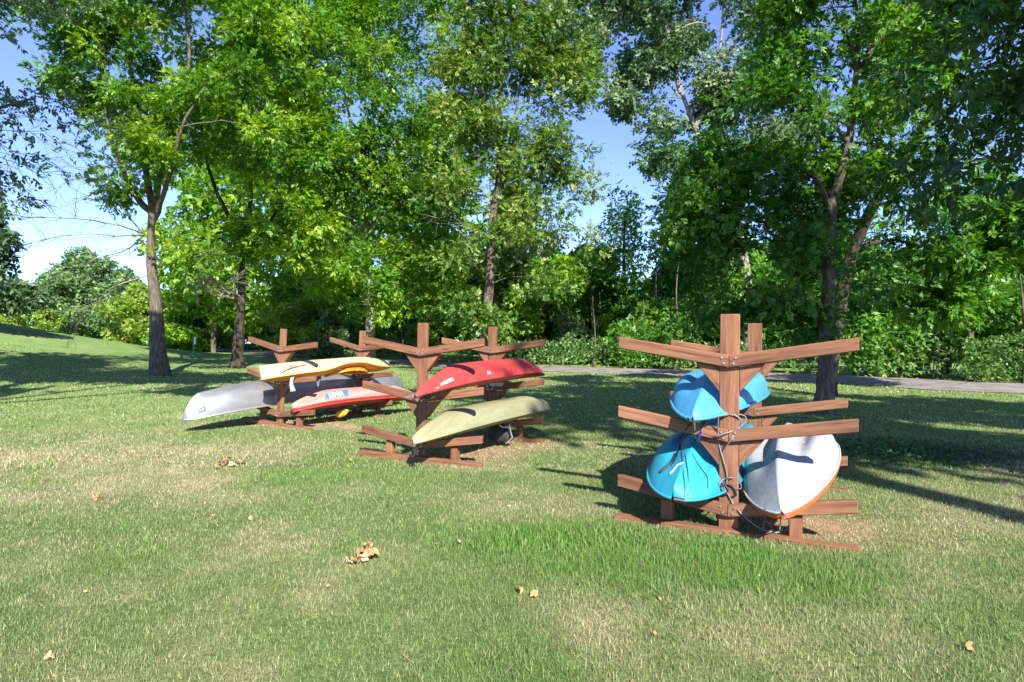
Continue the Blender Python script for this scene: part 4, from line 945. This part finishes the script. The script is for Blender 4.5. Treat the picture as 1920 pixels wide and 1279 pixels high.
# ---------------------------------------------------------------- cords, locks and bags on the racks
from mathutils.bvhtree import BVHTree
bpy.context.view_layer.update()
def surface_tree(roots):
    V, F = [], []
    for rt in roots:
        for o in rt.children:
            if o.type != 'MESH': continue
            b0 = len(V); mw = o.matrix_world
            V += [mw @ v.co for v in o.data.vertices]; F += [[b0+i for i in p.vertices] for p in o.data.polygons]
    return BVHTree.FromPolygons(V, F)
boats = {o['label'].split()[0]: o for o in COL.objects if o.get('category') in ('kayak', 'canoe')}
NEAR_T = surface_tree([racks[0]]+[o for o in COL.objects if o.get('category') == 'kayak' and o.location.x > .5])
def touch(px, py, off=.012, far=4.6, tree=NEAR_T):
    d = Vector(((px-960)/FPX, 1, -(py-YH)/FPX)).normalized(); h_ = tree.ray_cast(Vector((0, 0, HCAM)), d)
    if h_[0] is not None and h_[0].y < far+1.2: return h_[0]-d*off
    return at(px, py, far)
def cord(name, label, cat, pts, r_, mat, group=None, parent=None, far=4.6, tree=NEAR_T, off=.012):
    q = []
    last = far
    for p in pts:
        v = touch(p[0], p[1], off, last if len(p) < 3 else p[2], tree) if len(p) < 3 else at(*p)
        last = v.y; q.append(v)
    c = catmull([tuple(v) for v in q], 7)
    o = tube_obj(name, [(c, np.full(len(c), r_))], mat, parent, 6)
    if not parent: tag(o, label, cat, group)
    return o
cl = empty('cable_lock', rk(0, 0, -.1, .8)); tag(cl, 'looped grey cable lock wound round the front post of the right rack', 'cable lock')
def child_cord(pts, r_=.0055, mat='cable', nm='cable'):
    o = cord(nm, None, None, pts, r_, M[mat]); o.parent = cl; o.matrix_parent_inverse = Matrix.Translation(-cl.location); return o
child_cord([(1308, 826), (1340, 818), (1368, 810), (1386, 801), (1398, 790), (1397, 781), (1386, 777), (1372, 779)])
child_cord([(1310, 824), (1316, 806), (1330, 788), (1346, 781), (1366, 778), (1380, 780), (1389, 790), (1386, 802), (1372, 822), (1356, 846)])
child_cord([(1347, 781), (1346, 806), (1348, 832), (1356, 862), (1362, 884), (1363, 902), (1358, 915), (1366, 928), (1374, 944), (1388, 961), (1404, 976), (1424, 990), (1448, 998), (1470, 996), (1479, 985), (1478, 972), (1470, 963)])
child_cord([(1347, 908), (1358, 898), (1374, 896), (1386, 902), (1390, 914), (1384, 918)])
child_cord([(1350, 912), (1364, 908), (1376, 915), (1380, 928), (1372, 932)], .0075, 'rubber', 'sleeve')
child_cord([(1354, 906), (1352, 918), (1360, 928), (1364, 918), (1357, 908)], .008, 'rubber', 'sleeve')
child_cord([(1430, 994), (1433, 975), (1434, 955)], .004)
p = touch(1301, 789, .03); 
def cyl(name, a, b_, r_, mat, parent=None):
    o = tube_obj(name, [(np.array([tuple(a), tuple((a+b_)/2), tuple(b_)]), np.full(3, r_))], mat, parent, 10); return o
lk = cyl('padlock', touch(1290, 786, .03), touch(1311, 793, .03), .012, M['steel']); tag(lk, 'grey barrel lock hanging at the tip of the sky blue kayak', 'lock')
bc = cord('shock_cord', 'black doubled shock cord draped over the turquoise kayak', 'cord', [(1295, 792), (1286, 806), (1276, 822), (1274, 836), (1268, 856), (1260, 870), (1246, 880), (1237, 886), (1244, 877), (1258, 866), (1266, 850)], .006, M['rubber'])
for i, pts in enumerate([[(1276, 834), (1279, 858), (1281, 885), (1284, 910), (1284, 932)], [(1282, 834), (1286, 860), (1290, 890), (1290, 930)], [(1298, 852), (1310, 872), (1322, 888), (1327, 898), (1327, 915)]]):
    cord('deck_line', ['dark line running down the left of the turquoise kayak end', 'dark line running down the middle of the turquoise kayak end', 'dark slack line on the right of the turquoise kayak end'][i], 'line', pts, .003, M['rubber'], 'lines on the turquoise kayak', off=.005)
cord('white_cord', 'thin white cord hanging from the tip of the sky blue kayak', 'cord', [(1303, 790), (1303, 806), (1305, 822), (1308, 830)], .005, M['rope'])
cord('knotted_cord', 'white knotted cord end lying on the turquoise kayak', 'cord', [(1256, 888), (1264, 880), (1270, 872), (1275, 870), (1281, 867)], .005, M['rope'], off=.008)
o = cyl('clip', touch(1302, 791, .04), touch(1304, 798, .04), .012, plain('yellow_plastic', (.75, .6, .03), .4)); tag(o, 'small yellow clip under the tip of the sky blue kayak', 'clip')
o = cyl('carabiner', touch(1313, 811, .03), touch(1310, 822, .03), .010, plain('royal_blue_metal', (.02, .08, .6), .3)); tag(o, 'small royal blue clip on the cable below the sky blue kayak', 'clip')
cord('bow_line', 'thin line hanging from the tip of the white kayak', 'line', [(1463, 962), (1463, 978, 4.3), (1462, 994, 4.32)], .004, M['cable'])
o = cyl('drain_plug', at(1262, 936, 4.5), at(1284, 940, 4.5), .02, M['rubber']); tag(o, 'black fitting under the blunt end of the turquoise kayak', 'fitting')

def soft_blob(name, label, cat, c, rx, ry, rz, mat, seed, rot=0):
    rng = np.random.default_rng(seed); bm = bmesh.new(); bmesh.ops.create_icosphere(bm, subdivisions=4, radius=1)
    for v in bm.verts:
        n = v.co.normalized(); k_ = 1+.07*math.sin(3*n.x+seed)+.05*math.sin(4*n.z+2*n.y)+.03*math.sin(9*n.y+5*n.x); v.co = Vector((n.x*rx, n.y*ry, n.z*rz))*k_
    o = bm_obj(name, bm, mat, None, True); o.location = c; o.rotation_euler = (0, rot, -.4); tag(o, label, cat); return o
M['black_cloth'] = noise_mat('black_cloth', [(.3, (.008, .008, .010)), (.7, (.03, .03, .034))], scale=9, rough=.7, bump=.4)
bag = soft_blob('bag', 'black cloth bag with grey straps slung under the green kayak', 'bag', at(938, 812, 8.6), .20, .14, .13, M['black_cloth'], 3, .5)
for pts in ([(936, 797, 8.42), (944, 801, 8.42), (953, 800, 8.42), (956, 795, 8.45)], [(955, 797, 8.42), (958, 812, 8.42), (961, 822, 8.42)], [(948, 832, 8.42), (955, 826, 8.42), (961, 820, 8.42)]):
    o = cord('strap', None, None, pts, .011, M['steel'], parent=bag); o.matrix_parent_inverse = bag.matrix_world.inverted() if False else Matrix.Identity(4)
    o.parent = bag; bpy.context.view_layer.update(); o.matrix_parent_inverse = bag.matrix_world.inverted()
def slab(name, label, cat, px, py, D, w_, h_, t_, mat, rotz=0, roty=0):
    o = bm_obj(name, prism([(-w_/2, -h_/2), (w_/2, -h_/2), (w_*.38, h_/2), (-w_*.38, h_/2)], -t_/2, t_/2, .008), mat); o.location = at(px, py, D); o.rotation_euler = (0, roty, rotz); tag(o, label, cat); return o
seat = slab('seat', None, None, 938, 719, 9.3, .26, .07, .3, plain('pale_plastic', (.42, .42, .36), .6), -.5, math.pi+.05)
bpy.context.view_layer.update(); seat.parent = rkk; seat.matrix_parent_inverse = rkk.matrix_world.inverted()
def cloth(name, label, pts_l, pts_r, mat):
    A = catmull([tuple(at(*p)) for p in pts_l], 4); Bq = catmull([tuple(at(*p)) for p in pts_r], 4); n = len(A); rows = []
    for u in np.linspace(0, 1, 9): rows.append(A*(1-u)+Bq*u+np.array([0, .02*math.sin(u*14), 0]))
    v = np.array(rows).reshape(-1, 3); o = mesh_obj(name, v, grid_faces(9, n), mat, smooth=True); md_ = o.modifiers.new('t', 'SOLIDIFY'); md_.thickness = .004; tag(o, label, 'cloth'); return o
cloth('rag', 'pale blue rag hanging under the yellow kayak beside the front post', [(545, 709, 10.2), (543, 720, 10.2), (545, 735, 10.2)], [(551, 707, 10.2), (549, 720, 10.2), (554, 733, 10.2)], noise_mat('rag_cloth', [(.3, (.28, .36, .5)), (.7, (.6, .65, .72))], scale=20, rough=.9, bump=.2))
cloth('dark_rag', 'dark grey strap bundle hanging below the yellow kayak cockpit', [(591, 703, 10.9), (593, 715, 10.9), (595, 727, 10.9)], [(602, 703, 10.9), (600, 716, 10.9), (597, 726, 10.9)], noise_mat('dark_webbing', [(.3, (.05, .05, .06)), (.7, (.18, .18, .2))], scale=20, rough=.9, bump=.2))
soft_blob('float_bag', 'yellow float hanging beneath the pink and red kayak', 'float', at(641, 775, 11.2), .13, .07, .07, plain('float_yellow', (.72, .40, .03), .5), 5, -.4)
def tangle(name, label, px, py, D, r_, mat, seed, n=4):
    rng = np.random.default_rng(seed); c = np.array(at(px, py, D)); ps = []
    for i in range(n):
        q = catmull(c+rng.normal(0, r_, (6, 3)), 6); ps.append((q, np.full(len(q), .005)))
    o = tube_obj(name, ps, mat, None, 5); tag(o, label, 'rope'); return o
tangle('rope_tangle', 'grey rope tangle at the left tip of the red kayak', 776, 744, 7.1, .03, M['cable'], 1)
tangle('rope_tangle', 'dark rope tangle under the left tip of the green kayak', 781, 850, 6.95, .028, M['rubber'], 2)
tangle('rope_tangle', 'dark rope running under the deck of the red kayak beside the arm', 800, 742, 7.1, .03, M['rubber'], 3, 2)

# ---------------------------------------------------------------- fallen leaves on the lawn
M['dead_leaf'] = leaf_mat('dead_leaf', [(0, (.28, .12, .05)), (.5, (.50, .28, .13)), (1, (.66, .48, .30))], .2, rough=.8, spec=.2)
def crumpled_leaf(rng, r_, tint, parent, loc):
    n = 22; k_ = rng.uniform(0, 6.28); V = [(0, 0, 0)]
    for ring in (.5, 1):
        for i in range(n):
            a = 2*math.pi*i/n; lobe = 1 if ring < 1 else .72+.28*abs(math.cos(2.5*a+k_))+rng.normal(0, .05)
            R = r_*ring*lobe; V.append((R*math.cos(a), R*math.sin(a), r_*(.35*ring**2*math.sin(2*a+k_)+.18*ring*math.cos(5*a)+rng.normal(0, .06))))
    F = [[0, 1+i, 1+(i+1) % n] for i in range(n)]+[[1+i, 1+n+i, 1+n+(i+1) % n, 1+(i+1) % n] for i in range(n)]
    E_ = Euler((rng.normal(0, .6), rng.normal(0, .6), rng.uniform(0, 6.28))).to_matrix(); V = np.array([tuple(E_ @ Vector(v)) for v in V])
    V[:, 2] -= V[:, 2].min()*.8; V += np.array(loc)
    o = mesh_obj('leaf', V, F, M['dead_leaf'], parent, attr=np.full(len(V), tint)); return o
def litter(label, spots, seed, r_=.06):
    rng = np.random.default_rng(seed); P0 = [on_ground(x, y) for x, y in spots]; c = sum(P0, Vector())/len(P0)
    if len(P0) == 1:
        root = crumpled_leaf(rng, r_, rng.uniform(.3, .9), None, (0, 0, .012)); root.location = c; root.name = 'dead_leaf'; tag(root, label, 'leaf'); return
    root = empty('leaf_clump', c); tag(root, label, 'leaf clump')
    for p_ in P0: d = p_-c; crumpled_leaf(rng, r_*rng.uniform(.8, 1.2), rng.uniform(.2, 1), root, (d.x, d.y, d.z+.015+rng.uniform(0, .02)))
litter('large clump of crumpled tan leaves, nearest the bottom of the picture centre', [(655, 1062), (668, 1066), (680, 1060), (690, 1054), (676, 1048), (686, 1044), (697, 1046), (690, 1036), (701, 1052), (683, 1056)], 1, .034)
litter('smaller rusty clump of fallen leaves on the dry grass at the left', [(410, 881), (418, 877), (427, 873), (436, 877), (446, 874), (455, 872), (429, 868)], 2, .045)
for x, y, lb, q in [(185, 943, 'single rusty leaf on the dry grass at the far left', .035), (470, 977, 'tiny pinkish leaf right of centre left lawn', .02), (95, 1252, 'single tan leaf in the bottom left corner', .026), (1820, 1225, 'single pale leaf in the bottom right corner', .024),
                   (975, 1115, 'brown leaf in front of the lush grass, left of its pair', .03), (1002, 1127, 'pale leaf in front of the lush grass, right of its pair', .028), (659, 867, 'pale leaf beside the left skid of the middle rack', .035), (527, 825, 'orange leaf in front of the left rack', .03)]:
    litter(lb, [(x, y)], int(x), q)
def far_litter():
    rng = np.random.default_rng(5); n = 420; px = rng.uniform(1000, 1980, n); py = 700+rng.random(n)**1.5*90
    P_ = np.array([tuple(on_ground(a, b_)) for a, b_ in zip(px, py)]); keep = P_[:, 1] < 31; P_ = P_[keep]; n = len(P_); P_[:, 2] += .03
    D_ = norm(rng.normal(0, 1, (n, 3))*np.array([1, 1, .3])); U_ = norm(np.array([0, 0, 1.])+rng.normal(0, .4, (n, 3)))
    o = leaves_mesh('fallen_leaves', P_, D_, U_, [(0, 0, 0, .07, .05)], M['dead_leaf'], None, rng, tintc=np.full(n, .9)); tag(o, 'pale fallen leaves scattered on the shaded lawn near the path', kind='stuff')
far_litter()
def dirt_weeds():
    rng = np.random.default_rng(15); n = 900; c = on_ground(1690, 850); x = c.x+rng.normal(0, .55, n); y = c.y+rng.normal(0, .55, n)
    P_ = np.stack([x, y, ground_z(x, y)+rng.uniform(.01, .07, n)], 1); D_ = norm(rng.normal(0, 1, (n, 3))*np.array([1, 1, .4])); U_ = norm(np.array([0, 0, 1.])+rng.normal(0, .4, (n, 3)))
    o = leaves_mesh('clover', P_, D_, U_, [(0, -1, .8, .045, .035), (0, 1, .8, .045, .035), (0, 0, 0, .045, .035)], M['leaf_cotton_under'], None, rng, tintc=np.full(n, .25)); tag(o, 'low leafy weeds at the left of the bare dirt patch', kind='stuff')
dirt_weeds()

def lawn_debris():
    rng = np.random.default_rng(25); n = 260; y = np.sqrt(rng.uniform(5, 100, n)); x = y*rng.uniform(-.85, .85, n)
    P_ = np.stack([x, y, ground_z(x, y)+.02], 1); D_ = norm(rng.normal(0, 1, (n, 3))*np.array([1, 1, .3])); U_ = norm(np.array([0, 0, 1.])+rng.normal(0, .5, (n, 3)))
    o = leaves_mesh('leaf_litter', P_, D_, U_, [(0, 0, 0, .028, .018)], M['dead_leaf'], None, rng, tintc=rng.uniform(.1, .7, n)); tag(o, 'tiny scraps of dry leaf scattered through the grass', kind='stuff')
lawn_debris()
